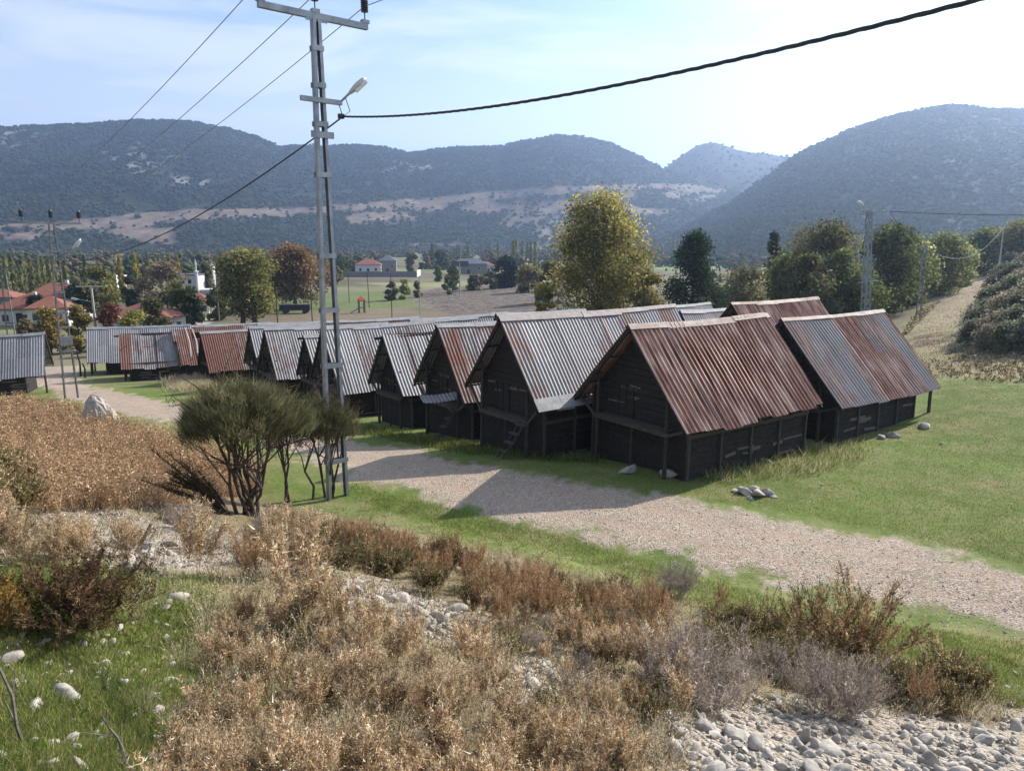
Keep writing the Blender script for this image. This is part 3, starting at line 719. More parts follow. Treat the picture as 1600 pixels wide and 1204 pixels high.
def barn(label, u, v, Y, yaw, hw, L, dR, dL, rust, seed, fade=0.0, detail=2, H=None, ladder=False, holesR=None, holesL=None, flashing=False, front=.6, endpost=False, name='granary', cap=True, sink=0.0, ridge_beam=False, legs=.0):
    p = px(u, v, Y); a = R(yaw); ay = np.array([sin(a), cos(a)])
    gb = min(gz(*(p[:2]+ay*t+np.array([cos(a), -sin(a)])*s)) for t in (0, L) for s in (-hw, hw))
    g0 = gz(p[0], p[1]); Hh = p[2]-g0
    t = thing(name, (p[0], p[1], g0), -a, label, 'barn', 'corrugated iron roofed wooden granaries')
    r = random.Random(seed)
    W = hw*.80; yf = front; yb = L-(1.25 if endpost else .35); low = gb-g0-.25
    zl = lambda x: Hh-(dR if x > 0 else dL)*abs(x)/hw-.10     # underside of the roof
    # roof
    for sgn, dh, holes in ((1, dR, holesR), (-1, dL, holesL)):
        V, Fq, rc = roof_side(hw, dh, Hh, L, sgn, seed+sgn, sag=.03+.10*r.random(), holes=holes, wav=.20 if fade > .6 else .165, amp=.032 if fade > .6 else .017)
        o = npmesh('roof', V, Fq, M['sheet'], t, {'rc': rc}, smooth=True)
        o['rust'] = float(rust); o['seed'] = float(seed); o['fade'] = float(fade)
        if flashing and sgn > 0:
            fb = MB(); sl = math.hypot(hw, dh); e = np.array([hw, 0, Hh-dh]); dn = np.array([hw, 0, -dh])/sl
            n_ = np.array([dh, 0, hw])/sl
            for q in range(int(L/1.1)):
                y0 = q*1.1-.02; b = e-dn*.42+n_*(.045+.006*(q % 2)); c = e+dn*.06+n_*.045
                fb.add([b+[0, y0, 0], b+[0, y0+1.15, 0], c+[0, y0+1.15, 0], c+[0, y0, 0], b+[0, y0, -.012], b+[0, y0+1.15, -.012], c+[0, y0+1.15, -.012], c+[0, y0, -.012]], [(0,3,2,1),(4,5,6,7),(0,1,5,4),(1,2,6,5),(2,3,7,6),(3,0,4,7)])
            o2 = fb.build('eave_flashing', M['cap'], o); o2['fade'] = 0.0
    if cap:
        cb = MB(); y0 = -.03
        while y0 < L:
            y1 = min(L+.03, y0+1.6+r.random()*.5); z0 = Hh+.055+r.uniform(0, .03); sag = lambda y: -.06*sin(min(1, max(0, y/L))*pi)
            wR = .14+r.uniform(-.03, .04)
            for sg, dh in ((1, dR), (-1, dL)):
                A = [(0, y0, z0+sag(y0)), (0, y1, z0+sag(y1)), (sg*wR, y1, z0-dh/hw*wR*.9+sag(y1)), (sg*wR, y0, z0-dh/hw*wR*.9+sag(y0))]
                B = [(x_, y_, z_-.015) for x_, y_, z_ in A]
                fs = [(0,3,2,1),(4,5,6,7),(0,1,5,4),(1,2,6,5),(2,3,7,6),(3,0,4,7)]
                cb.add(A+B, fs if sg < 0 else [f[::-1] for f in fs])
            if y1 >= L: break
            y0 = y1-.04
        o = cb.build('ridge_cap', M['cap'], t); o['fade'] = float(fade)
    # rafters and purlins
    fr = MB()
    fr.bar((0, -.05 if not ridge_beam else -.35, Hh-.16), (0, L+.05, Hh-.2), .12)
    for sg, dh in ((1, dR), (-1, dL)):
        for y_ in np.linspace(.06, L-.06, 5 if detail > 0 else 2):
            fr.bar((0, y_, Hh-.13), (sg*hw*.98, y_, Hh-dh*.98-.13), .07, .09)
        for s in (.35, .7, .95): fr.bar((sg*hw*s, .01, Hh-dh*s-.15), (sg*hw*s, L-.01, Hh-dh*s-.19), .06, .05)
    fr.build('roof_frame', M['wood'], t)
    # plank walls
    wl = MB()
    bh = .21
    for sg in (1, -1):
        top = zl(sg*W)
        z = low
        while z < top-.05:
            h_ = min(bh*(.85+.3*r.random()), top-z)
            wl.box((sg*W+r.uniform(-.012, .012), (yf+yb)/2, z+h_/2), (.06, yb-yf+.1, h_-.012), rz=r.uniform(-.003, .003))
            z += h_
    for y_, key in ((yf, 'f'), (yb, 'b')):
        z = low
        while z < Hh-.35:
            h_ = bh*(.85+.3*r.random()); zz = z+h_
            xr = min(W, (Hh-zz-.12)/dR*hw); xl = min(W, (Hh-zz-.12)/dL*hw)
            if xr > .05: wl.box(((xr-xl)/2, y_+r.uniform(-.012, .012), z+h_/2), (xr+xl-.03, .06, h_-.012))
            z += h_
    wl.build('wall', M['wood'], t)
    # corner and side studs
    if detail > 0:
        sd = MB(); n_ = max(3, int((yb-yf)/1.25)+1)
        for sg in (1, -1):
            for y_ in np.linspace(yf, yb, n_): sd.bar((sg*(W+.075), y_, low), (sg*(W+.075), y_, zl(sg*(W+.1))), .10, .08)
            sd.bar((sg*(W+.08), yf-.1, 1.42), (sg*(W+.08), yb+.1, 1.40), .07, .12)
        sd.build('studs', M['beam'], t)
    if detail > 1:
        for q in range(9):
            lb_ = MB()
            y_ = r.uniform(yf+.4, yb-.8); z_ = low+.35+r.random()*1.1; ln = r.uniform(.5, 1.1)
            lb_.bar((W+.048, y_, z_), (W+.05, y_+ln, z_+r.uniform(-.06, .06)), .03, r.uniform(.05, .12)); lb_.build('loose_board', M['old_board'], t)
        for q in range(5):
            lb_ = MB(); x_ = r.uniform(-W*.8, W*.3); z_ = 1.9+r.random()*1.0; lb_.bar((x_, yf-.045, z_), (x_+r.uniform(.3, .8), yf-.045, z_+r.uniform(-.04, .04)), .03, r.uniform(.05, .1)); lb_.build('loose_board', M['old_board'], t)
    # front porch: posts, landing, braces
    xp = hw*.60
    for sg in (1, -1):
        pb = MB(); x0 = sg*xp+r.uniform(-.03, .03)
        pb.tube([(x0, .22, -.35), (x0+r.uniform(-.03, .03), .24, 1.3), (sg*xp, .26, zl(sg*xp)+.04)], [.075, .065, .06], 7); pb.build('post', M['pole_wood'], t)
    lb = MB()
    zp = 1.38+r.uniform(-.1, .1)
    lb.bar((-xp-.12, .20, zp), (xp+.12, .20, zp), .10, .13); lb.bar((-xp, .82, zp), (xp, .82, zp), .09, .1)
    for q in range(5): lb.box((0, .27+q*.14, zp+.085), (2*xp-.05, .12, .03))
    lb.build('landing', M['beam'], t)
    if detail > 0:
        mb = MB(); mb.tube([(.1, .2, -.3), (.13, .21, zp-.05)], [.05, .045], 6)
        mb.build('post', M['pole_wood'], t)
        for sg in (1, -1):
            bb = MB(); bb.bar((sg*xp, .2, zp-.05), (sg*hw*.93, .2, zl(sg*hw*.93)-.05), .06, .08); bb.build('brace', M['beam'], t)
        db = MB(); db.box((-.25*W, yf-.045, zp+.62), (.75, .03, 1.0))
        for q in (-.34, 0, .34): db.box((-.25*W+q, yf-.07, zp+.62), (.04, .03, 1.05))
        db.build('door', M['wood'], t)
    if ladder:
        ld = MB(); b = np.array([.50*xp, -.55, -.05]); e = np.array([.92*xp, .12, zp+.05])
        sx = np.array([.19, -.05, 0])
        for q in (-1, 1): ld.bar(b+sx*q, e+sx*q, .06, .05)
        for q in np.linspace(.06, .94, 5): m = b+(e-b)*q; ld.box(m+np.array([0, -.03, 0]), (.46, .20, .045), rz=-.2)
        ld.build('ladder', M['beam'], t)
    if endpost:
        for sg in (1,):
            pb = MB(); pb.tube([(sg*hw*.86, L-.06, low-.2), (sg*hw*.86, L-.06, zl(sg*hw*.86)+.05)], .07, 7); pb.build('post', M['beam'], t)
    t.rotation_euler[0] = r.uniform(-.015, .015); t.rotation_euler[1] = r.uniform(-.025, .025)
    print('barn', label[:40], 'H=%.2f' % Hh, 'ground %.2f' % g0, 'pos', np.round(p, 1))
    return t, Hh
barn('rust red roofed barn nearest the gravel track', 980, 509, 23.1, 54.5, 2.6, 7.0, 2.95, 2.75, 1.0, 3, fade=.75)
barn('patchy grey and rust roofed barn at the right end, with a lit corner post', 1222, 500, 28.0, 53.5, 2.72, 7.6, 3.05, 3.0, .66, 9, fade=.75, endpost=True, front=.5)
barn('largest grey corrugated barn behind the rust red one, with a plank ladder at its landing', 778, 496, 25.8, 52, 2.2, 9.4, 2.95, 2.75, .50, 5, fade=.45, ladder=True, flashing=True)
barn('rust roofed barn showing only its upper roof between the two right-hand ridges', 1143, 474, 36, 54, 2.5, 7.4, 2.9, 2.8, .96, 12, fade=.9, detail=0)
barn('barn with orange rust bands on grey iron, left of the largest grey barn', 680, 508, 30.2, 55, 2.2, 5.4, 2.95, 2.8, .60, 21, ladder=True)
barn('low grey iron barn with a dark timber along its ridge', 598, 523, 34.0, 55, 1.9, 4.6, 2.6, 2.5, .34, 22, cap=False, ridge_beam=True)
barn('wide grey roofed barn with one dark red band at its front edge', 502, 513, 38.5, 56, 2.35, 9.6, 3.15, 3.0, .46, 31)
barn('small grey barn half hidden by the steel pole legs', 476, 524, 42.0, 55, 1.85, 5.0, 2.6, 2.5, .34, 33, ridge_beam=True)
barn('grey barn with thin orange streaks above the broom bush', 411, 514, 46.5, 56, 2.3, 8.5, 3.0, 2.9, .52, 35)
barn('barn stripped to a few crumpled hanging grey sheets', 388, 511, 51.5, 56, 2.1, 7.5, 2.9, 2.8, .20, 41, holesR=[(.9, 1.5, .4, 1.1), (1.6, 2.4, .25, 1.1), (2.4, 9, .5, 1.1), (0, .9, .62, 1.1)], detail=1)
barn('barn with streaky red rusted roof left of the hanging sheets', 313, 519, 56.0, 57, 2.2, 6.6, 2.8, 2.7, .86, 43, holesR=[(3.4, 3.7, .1, 1.1), (4.6, 6.8, .3, 1.1)])
barn('ruined barn with bare rafters and one red sheet left on its roof', 268, 515, 60.0, 58, 2.2, 5.6, 2.7, 2.6, .88, 47, holesR=[(1.5, 6, .08, 1.1), (0, .25, .3, 1.1)], holesL=[(1.0, 6, .3, 1.1)], cap=False, detail=1)
barn('barn with broad red and silver stripes on its roof', 185, 522, 58.5, 64, 2.15, 5.2, 2.55, 2.5, .62, 52, cap=False, ridge_beam=True)
barn('long plain silver roofed barn at the left end of the row', 134, 512, 63.0, 66, 2.3, 8.2, 2.75, 2.6, .18, 55, front=1.4)
barn('dark grey roofed barn cut off by the left picture edge', -62, 527, 50.0, 66, 2.2, 5.0, 2.7, 2.6, .05, 58, front=.4, endpost=True)
# second row, only ridges show
barn('grey ridge behind the rust banded barn, second row', 640, 499, 44.0, 56, 2.2, 7, 2.8, 2.8, .62, 61, detail=0)
barn('dark red ridge behind the wide grey barn, second row', 505, 503, 52.0, 56, 2.3, 7.5, 2.8, 2.8, .95, 63, detail=0)
barn('pale grey ridge behind the orange streaked barn, second row', 400, 506, 60.0, 56, 2.3, 8, 2.8, 2.8, .5, 65, detail=0)
barn('grey ridge with a red sheet behind the ruined barn, second row', 290, 509, 70.0, 58, 2.3, 8, 2.8, 2.8, .7, 67, detail=0)
barn('dark ridge behind the largest grey barn, second row', 775, 491, 38.0, 55, 2.2, 6, 2.8, 2.8, .75, 69, detail=0)
barn('bluish grey roof seen past the far end of the largest grey barn', 1020, 480, 42.0, 55, 2.2, 5.0, 2.8, 2.8, .12, 71, detail=0)
barn('low blue-grey roof between the largest grey barn and the upper rust roof', 1062, 486, 38.0, 55, 2.0, 4.4, 2.6, 2.6, .10, 73, detail=0)
# details of the ruined and left barns
for (u0, v0, u1, v1, Y, lab) in ((289, 512, 299, 562, 58.6, 'pale bent pole leaning on the ruined barn'), (300, 514, 309, 556, 59, 'second pale pole leaning right of the bent one')):
    p0 = px(u0, v0, Y); p1 = px(u1, v1, Y-2.0); mid = (p0+p1)/2+np.array([.12, 0, .1])
    mb = MB(); q = p0; mb.tube([p1-q, mid-q, p0-q], [.06, .06, .05], 7)
    o = mb.build('leaning_pole', M['pale_wood']); o.location = [float(c) for c in q]; tag(o, lab, 'pole')
p = px(655, 620, 29.0); t = npmesh('fallen_sheet', *[a for a in roof_side(.55, .25, 0, 1.6, 1, 5)[:2]], M['sheet'], None, {'rc': roof_side(.55, .25, 0, 1.6, 1, 5)[2]}, smooth=True, loc=px(655, 617, 29.0))
t['rust'] = .1; t['seed'] = 4.0; t['fade'] = 0.0; t.rotation_euler = (0, 0, -R(62)); tag(t, 'short grey corrugated sheet propped as an awning in the gap before the low grey barn', 'metal sheet')
for (u, v, h_, lab) in ((126, 588, 1.9, 'dark leaning post with forked top left of the silver roofed barn'), (133, 590, 1.2, 'short dark fence post left of the silver roofed barn')):
    q = pg(u, v); mb = MB(); mb.tube([(0, 0, -.3), (.05, .02, h_*.6), (-.08, 0, h_)], [.08, .07, .06], 7)
    if h_ > 1.5: mb.bar((-.45, 0, h_-.02), (.25, 0, h_+.06), .09)
    o = mb.build('timber_post', M['wood']); o.location = [float(c) for c in q]; tag(o, lab, 'post')

# ------------------------------------------------------------------ power poles and cables
def ladder_pole(name, base, H, w0, w1, yaw, label, rungs, arm=None, armz=None, dia=.14, mat='steel'):
    t = thing(name, base, yaw, label, 'utility pole', 'steel utility poles')
    for sg in (-1, 1):
        mb = MB(); a = np.array([sg*w0/2, 0, -.5]); b = np.array([sg*w1/2, 0, H])
        # channel section: web and two flanges
        mb.bar(a, b, .02*dia/.14, dia); mb.bar(a+[sg*-.03, dia*.46, 0], b+[sg*-.03, dia*.46, 0], dia*.5, .014); mb.bar(a+[sg*-.03, -dia*.46, 0], b+[sg*-.03, -dia*.46, 0], dia*.5, .014)
        mb.build('leg', M[mat], t)
    for z in rungs:
        wz = w0+(w1-w0)*z/H; mb = MB(); mb.box((0, -dia*.53, z), (wz+dia*.5, .02, .13)); mb.box((0, dia*.53, z), (wz+dia*.5, .02, .13)); mb.build('batten', M[mat], t)
    return t
def insulator(t, x, z, s=1.0):
    i = MB(); prof = [(.018*s, 0), (.018*s, .22*s)]
    z0 = .22*s
    for q in range(6): prof += [(.10*s, z0+q*.055*s), (.115*s, z0+(q*.055+.02)*s), (.085*s, z0+(q*.055+.035)*s)]
    prof += [(.07*s, z0+.34*s), (.05*s, z0+.39*s)]
    i.lathe(prof, (x, 0, z), 12); i.build('insulator', M['insul'], t)
def lamp(t, p0, p1, s=1.0):
    """bracket arm from p0, luminaire head at p1"""
    p0 = np.array(p0, float); p1 = np.array(p1, float); d = (p1-p0)/np.linalg.norm(p1-p0)
    a = MB(); a.tube([p0, p0+(p1-p0)*.6, p1], .03*s, 8); lo = a.build('lamp_arm', M['steel'], t)
    h = MB(); L = .62*s; up = np.array([0, 0, 1.])-d*d[2]; up /= np.linalg.norm(up); x = np.cross(d, up)
    prof = [(0, .05), (.12, .09), (.35, .14), (.6, .155), (.85, .12), (1, .05)]
    V = []; Fs = []; n = 10
    for q, rr_ in prof:
        for k in range(n):
            an = 2*pi*k/n; V.append(p1+d*(q*L)+x*(cos(an)*rr_*s)+up*(sin(an)*rr_*s*.55))
    for q in range(len(prof)-1):
        for k in range(n): Fs.append((q*n+k, q*n+(k+1) % n, (q+1)*n+(k+1) % n, (q+1)*n+k))
    Fs += [tuple(range(n))[::-1], tuple((len(prof)-1)*n+k for k in range(n))]
    h.add(V, Fs); ho = h.build('lamp_head', M['lamp'], t, True)
    g_ = MB(); c = p1+d*(.62*L)-up*.075*s
    g_.bar(c-d*.19*s, c+d*.19*s, .2*s, .07*s, up); g_.build('lamp_glass', M['lampglass'], ho)
# main pole
P1 = pg(528, 776); Y1 = P1[1]; top1 = px(484, 30, Y1); H1 = top1[2]-P1[2]
p2b = pg(112, 622); P2 = p2b
yawP = math.atan2(P2[1]-P1[1], P2[0]-P1[0])-pi/2       # line direction; the arm is square to it
print('P1', P1, 'H', H1, 'P2', P2)
t1 = ladder_pole('utility_pole', P1, H1, .62, .20, yawP, 'tall galvanised ladder pole with three insulators rising past the barns', list(np.array([.085, .30, .42, .535, .70, .80, .875, .945])*H1), dia=.17)
mb = MB(); AL = 3.0
mb.box((0, 0, H1+.07), (AL, .13, .15)); mb.box((0, -.05, H1-.03), (.6, .02, .08)); mb.build('crossarm', M['steel'], t1)
for x_ in (-AL/2+.06, 0, AL/2-.06):
    b = MB(); b.box((x_, 0, H1+.19), (.2, .15, .09)); b.build('bracket', M['steel'], t1); insulator(t1, x_, H1+.23, .92)
zl_ = px(490, 158, Y1)[2]-P1[2]
mb = MB(); mb.box((0, -.12, zl_), (1.15, .10, .12)); mb.build('lamp_crossarm', M['steel'], t1)
lamp(t1, (.52, -.12, zl_), (.72, -.25, zl_+.22), 1.0)
mb = MB(); mb.box((0, -.10, px(490, 210, Y1)[2]-P1[2]-.02), (.62, .08, .16)); mb.build('clamp_plate', M['steel'], t1)
mb = MB(); zc_ = px(515, 180, Y1)[2]-P1[2]
mb.tube([(.5, -.12, zl_-.05), (.55, -.18, zl_-.3), (.52, -.2, zc_)], .012, 6); mb.tube([(.66, -.2, zl_+.12), (.75, -.24, zl_-.2), (.56, -.2, zc_)], .012, 6); mb.box((.5, -.2, zc_), (.14, .1, .12)); mb.build('cable_clamp', M['rubber'], t1)
def loc2w(t, q):
    a = t.rotation_euler[2]; return np.array(t.location)+np.array([q[0]*cos(a)-q[1]*sin(a), q[0]*sin(a)+q[1]*cos(a), q[2]])
# second ladder pole on the left
H2 = px(88, 350, P2[1])[2]-P2[2]
t2 = ladder_pole('utility_pole', P2, H2, .85, .35, yawP+.15, 'dark ladder pole with lamp standing by the track at left', list(np.array([.13, .28, .42, .5, .62, .74, .85, .93])*H2), dia=.15, mat='steel_dark')
mb = MB(); mb.box((0, 0, H2+.06), (3.4, .12, .13)); mb.build('crossarm', M['steel_dark'], t2)
for x_ in (-1.62, 0, 1.62): insulator(t2, x_, H2+.12, 1.25)
z2 = px(100, 398, P2[1])[2]-P2[2]
mb = MB(); mb.box((0, -.1, z2), (2.0, .1, .12)); mb.build('lamp_crossarm', M['steel_dark'], t2)
lamp(t2, (.75, -.1, z2), (1.0, -.2, z2+.35), 1.3)
mb = MB(); mb.box((0, -.1, H2*.34), (.75, .3, .55)); mb.build('meter_box', M['steel_dark'], t2)
def catenary(a, b, sag, n=24):
    a = np.array(a); b = np.array(b); return [a+(b-a)*s-np.array([0, 0, sag*4*s*(1-s)]) for s in np.linspace(0, 1, n)]
def cable(name, pts, r, mat, label, twist=False):
    q = pts[0]; mb = MB()
    if not twist: mb.tube([p-q for p in pts], r, 5)
    else:
        # bundle of twisted conductors
        P = np.array(pts); L = np.concatenate([[0], np.cumsum(np.linalg.norm(np.diff(P, axis=0), axis=1))]); m = int(L[-1]/.12)
        s = np.linspace(0, L[-1], m); Q = np.stack([np.interp(s, L, P[:, k]) for k in range(3)], 1)
        d = np.gradient(Q, axis=0); d /= np.linalg.norm(d, axis=1, keepdims=True); x = np.cross(d, [0, 0, 1.]); x /= np.linalg.norm(x, axis=1, keepdims=True); u = np.cross(x, d)
        for k in range(3):
            an = s*2*pi/.9+k*2*pi/3; mb.tube(list(Q+(np.cos(an)[:, None]*x+np.sin(an)[:, None]*u)*r*.8-q), r, 5)
    o = mb.build(name, M[mat]); o.location = [float(c) for c in q]; tag(o, label, 'cable'); return o
names = ['leftmost thin bare wire running from the steel pole to the left hills', 'middle thin bare wire running from the steel pole to the left hills', 'rightmost thin bare wire running from the steel pole to the left hills']
for k, (xa, xb) in enumerate(((-AL/2+.06, -1.62), (0, 0), (AL/2-.06, 1.62))):
    a = loc2w(t1, (xa, 0, H1+.57)); b = loc2w(t2, (xb, 0, H2+.58))
    d = (a-b)/np.linalg.norm((a-b)[:2]); e = a+np.array([d[0], d[1], .04])*36
    pts = catenary(e, a, .8, 16)[:-1]+catenary(a, b, .45)
    cable('power_line', pts, .012, 'wire', names[k])
cl = loc2w(t1, (.56, -.2, zc_))
e = px(1640, -30, 7.0)
cable('service_cable', catenary(e, cl, .33, 30), .016, 'rubber', 'thick twisted black cable sweeping from the steel pole to the upper right', True)
e2 = loc2w(t2, (.4, -.1, z2-.4))
cable('service_cable', catenary(cl, e2, 1.0, 30), .022, 'rubber', 'dark cable sagging from the steel pole across the left hillside')
# concrete pole with a short crossarm
def conc_pole(u, vtop, Y, label, arm=True, mat='concrete', r=.14):
    p = at(u, Y); H = hgt(u, vtop, Y, p[2]); t = thing('utility_pole', p, .2, label, 'utility pole')
    mb = MB(); mb.tube([(0, 0, -.3), (0, 0, H)], [r*1.3, r*.8], 8); mb.build('shaft', M[mat], t)
    if arm:
        mb = MB(); mb.box((0, 0, H-.1), (3.2, .12, .12)); mb.build('crossarm', M[mat], t)
        for x_ in (-1.4, .3, 1.4): insulator(t, x_, H-.04, .7)
    return t, p, H
tc, pc, hc = conc_pole(146, 446, 84, 'pale concrete pole with a short crossarm behind the silver roof')
lamp(tc, (.1, 0, hc-1.9), (-1.2, -.6, hc-1.5), 1.3)
t3b = at(12, 66); h3 = hgt(8, 418, 66, t3b[2])
t3 = ladder_pole('utility_pole', t3b, h3, .8, .4, .3, 'dark ladder pole with two insulators at the far left edge', list(np.linspace(.1, .95, 8)*h3), mat='steel_dark')
mb = MB(); mb.box((.3, 0, h3), (2.6, .12, .14)); mb.build('crossarm', M['steel_dark'], t3)
for x_ in (-.6, 1.4): insulator(t3, x_, h3+.06, 1.1)
t3d, p3d, h3d = conc_pole(341, 425, 122, 'thin pole beside the lane bend', False, 'steel_dark', .1)
for u, vb, vt_, Y, lab in ((432, 498, 450, 92, 'thin dark post in front of the two-trunk tree'), (487, 472, 441, 112, 'thin post in the meadow beside the steel pole'), (612, 462, 428, 128, 'thin post in the middle of the far meadow'), (656, 478, 430, 110, 'pale straight post at the corner of the ploughed field'), (577, 456, 425, 150, 'leaning thin post left of the far meadow post'), (546, 450, 428, 165, 'thin post beside the red play tower')):
    p = at(u, Y); H = hgt(u, vt_, Y, p[2]); mb = MB(); mb.tube([(0, 0, -.3), (.05*rng.normal(), 0, H)], [.09, .06], 6)
    o = mb.build('field_post', M['pole_wood'] if u != 656 else M['concrete']); o.location = [float(c) for c in p]; tag(o, lab, 'post')
tb, pb_, hb = conc_pole(719, 409, 190, 'tall signpost with a dark board in the fields', False, 'concrete', .15)
mb = MB(); mb.box((0, 0, hb-.5), (4.5, .15, 1.4)); mb.build('sign_board', M['bluesheet'], tb)
# lattice pole on the right
p5 = at(1355, 60); h5 = hgt(1355, 330, 60, p5[2]); t5 = thing('lattice_pole', p5, .15, 'pale lattice steel pole with a lamp on top in front of the tree row', 'utility pole', 'steel utility poles')
t5.rotation_euler[1] = -.055
b0, b1 = .56, .30
for sx in (-1, 1):
    for sy in (-1, 1):
        mb = MB(); mb.bar((sx*b0/2, sy*b0/2, -.4), (sx*b1/2, sy*b1/2, h5), .07); mb.build('leg', M['steel'], t5)
mb = MB(); nz_ = 15
for q in range(nz_):
    z0, z1 = h5*q/nz_, h5*(q+1)/nz_; w0, w1 = b0+(b1-b0)*q/nz_, b0+(b1-b0)*(q+1)/nz_
    s = 1 if q % 2 else -1
    for sg in (-1, 1):
        mb.bar((-s*w0/2, sg*w0/2, z0), (s*w1/2, sg*w1/2, z1), .045); mb.bar((sg*w0/2, -s*w0/2, z0), (sg*w1/2, s*w1/2, z1), .045)
mb.build('lacing', M['steel'], t5)
mb = MB(); mb.box((.35, 0, h5+.03), (1.9, .12, .1)); mb.build('crossarm', M['concrete'], t5)
mb = MB(); mb.box((0, -.4, hgt(1355, 439, 60, p5[2])), (1.6, .08, .08)); mb.build('anti_climb_bar', M['steel'], t5)
lamp(t5, (-.2, 0, h5+.05), (-.62, -.1, h5+.42), 1.15)
p6 = at(1436, 67); h6 = hgt(1436, 384, 67, p6[2])
t6 = ladder_pole('utility_pole', p6, h6, .5, .28, .1, 'slender grey ladder pole at the start of the trail', list(np.linspace(.12, .95, 8)*h6), dia=.1)
mb = MB(); mb.box((0, 0, h6-.2), (1.0, .1, .08)); mb.build('crossarm', M['steel'], t6)
p7 = at(1553, 110); h7 = hgt(1553, 354, 110, p7[2])
t7 = thing('utility_pole', p7, 0, 'thin pole half way up the trail', 'utility pole'); mb = MB(); mb.tube([(0, 0, -.3), (0, 0, h7)], [.13, .08], 6); mb.build('shaft', M['concrete'], t7)
a5 = loc2w(t5, (1.2, 0, h5)); a6 = np.array([p6[0], p6[1], p6[2]+h6-.2])
cable('service_cable', catenary(a5, px(1660, 335, 62), .15, 16), .028, 'rubber', 'dark cable running level to the right from the lattice pole')
cable('service_cable', catenary(a5, a6, .5, 16), .02, 'rubber', 'cable dropping from the lattice pole to the slender ladder pole')
cable('service_cable', catenary(a6, np.array([p7[0], p7[1], p7[2]+h7]), 2.4, 20), .014, 'wire', 'pale sagging cable along the trail poles')

# ------------------------------------------------------------------ village buildings
def hip_roof(mb, w, d, z, h, ridge, over=.4):
    w += over*2; d += over*2
    V = [(-w/2, -d/2, z), (w/2, -d/2, z), (w/2, d/2, z), (-w/2, d/2, z), (-ridge/2, 0, z+h), (ridge/2, 0, z+h)]
    V += [(x_, y_, z-.18) for x_, y_, z in V[:4]]
    mb.add(V, [(0, 1, 5, 4), (1, 2, 5), (2, 3, 4, 5), (3, 0, 4), (6, 7, 1, 0), (7, 8, 2, 1), (8, 9, 3, 2), (9, 6, 0, 3), (9, 8, 7, 6)])
def house(u, Y, w, d, h, rh, rz, label, wall='white', roof='tiles', wins=((-.28, .55), (.28, .55)), ridge=None, dz=0, door=True, cat='house', name='village_house', chim=True, flat=False):
    p = at(u, Y); t = thing(name, (p[0], p[1], p[2]+dz), rz, label, cat)
    mb = MB(); mb.box((0, 0, h/2-.5), (w, d, h+1)); wo = mb.build('wall', M[wall], t)
    for fx, fz in wins:
        for side in (-1,):
            m = MB(); m.box((fx*w, side*(d/2+.02), fz*h), (1.2, .08, 1.25)); wi = m.build('window', M['white'], t)
            m = MB(); m.box((fx*w, side*(d/2+.05), fz*h), (1.0, .06, 1.05)); m.build('pane', M['glass'], wi)
        m = MB(); m.box((w/2+.02, fx*d, fz*h), (.08, 1.1, 1.2)); wi = m.build('window', M['white'], t)
        m = MB(); m.box((w/2+.05, fx*d, fz*h), (.06, .9, 1.0)); m.build('pane', M['glass'], wi)
    if door:
        m = MB(); m.box((0, -(d/2+.03), 1.0), (1.0, .1, 2.0)); m.build('door', M['dark'], t)
    if flat:
        m = MB(); m.box((0, 0, h+.16), (w+.5, d+.5, .3)); m.build('roof', M[roof], t)
    else:
        m = MB(); hip_roof(m, w, d, h+.02, rh, ridge if ridge is not None else max(.5, w-d)); r_ = m.build('roof', M[roof], t)
        if chim:
            m = MB(); m.box((w*.18, 0, h+rh*.9), (.5, .5, 1.3)); m.build('chimney', M['white'], r_)
    return t
house(96, 128, 7.5, 8, 4.2, 2.2, .1, 'red-roofed farmhouse with the tall upper roof at left', ridge=3)
house(44, 122, 7.0, 6, 2.7, 2.0, .12, 'low white farmhouse wing with a long red roof at left', wins=((-.3, .45), (.1, .45)))
house(80, 118, 5.5, 5, 3.0, 1.7, .3, 'small red-roofed annex between the farmhouse and its wing', door=False, chim=False)
house(222, 98, 7.6, 7, 2.9, 1.7, -.25, 'house with a hipped red roof above the garden trees')
house(308, 132, 4.0, 4.4, 3.0, 1.4, .35, 'small house with a hipped red roof below the white domed building', wall='cream', chim=False)
house(578, 330, 11, 9, 4.2, 2.6, .15, 'distant red-roofed villa behind the long grey wall', wins=((-.3, .5), (0, .5), (.3, .5)))
house(608, 345, 8, 8, 5.5, 2.5, .1, 'distant grey house right of the red-roofed villa', wall='greywall', roof='bluesheet', chim=False)
house(733, 330, 16, 9, 4.5, 2.2, .05, 'distant long building with a dark blue roof', wall='greywall', roof='bluesheet', chim=False)
house(762, 345, 6, 6, 3.2, 1.8, .2, 'distant small house with a pink-red roof right of the blue-roofed building', chim=False)
house(168, 215, 9, 7, 4.0, .3, .1, 'white flat-roofed building behind the yellow-green tree', flat=True, roof='white')
house(10, 140, 5, 5, 3.5, 1.2, .1, 'grey house at the far left behind the poles', wall='greywall', roof='tiles', chim=False)
house(1175, 640, 9, 6, 3, .3, .0, 'tiny white flat shed far off beyond the green field', flat=True, roof='white', door=False)
house(1120, 700, 10, 8, 3.5, 1.5, .2, 'tiny far house right of the pine tree', roof='greywall', chim=False, door=False)
house(820, 430, 8, 7, 3.5, 1.5, .2, 'distant pale house between the far poplars', roof='greywall', chim=False, door=False)
house(1000, 64, 2.6, 2.4, 2.2, .6, .2, 'small dark hut at the foot of the tallest tree', wall='wood', roof='bluesheet', chim=False, name='garden_hut', cat='hut')
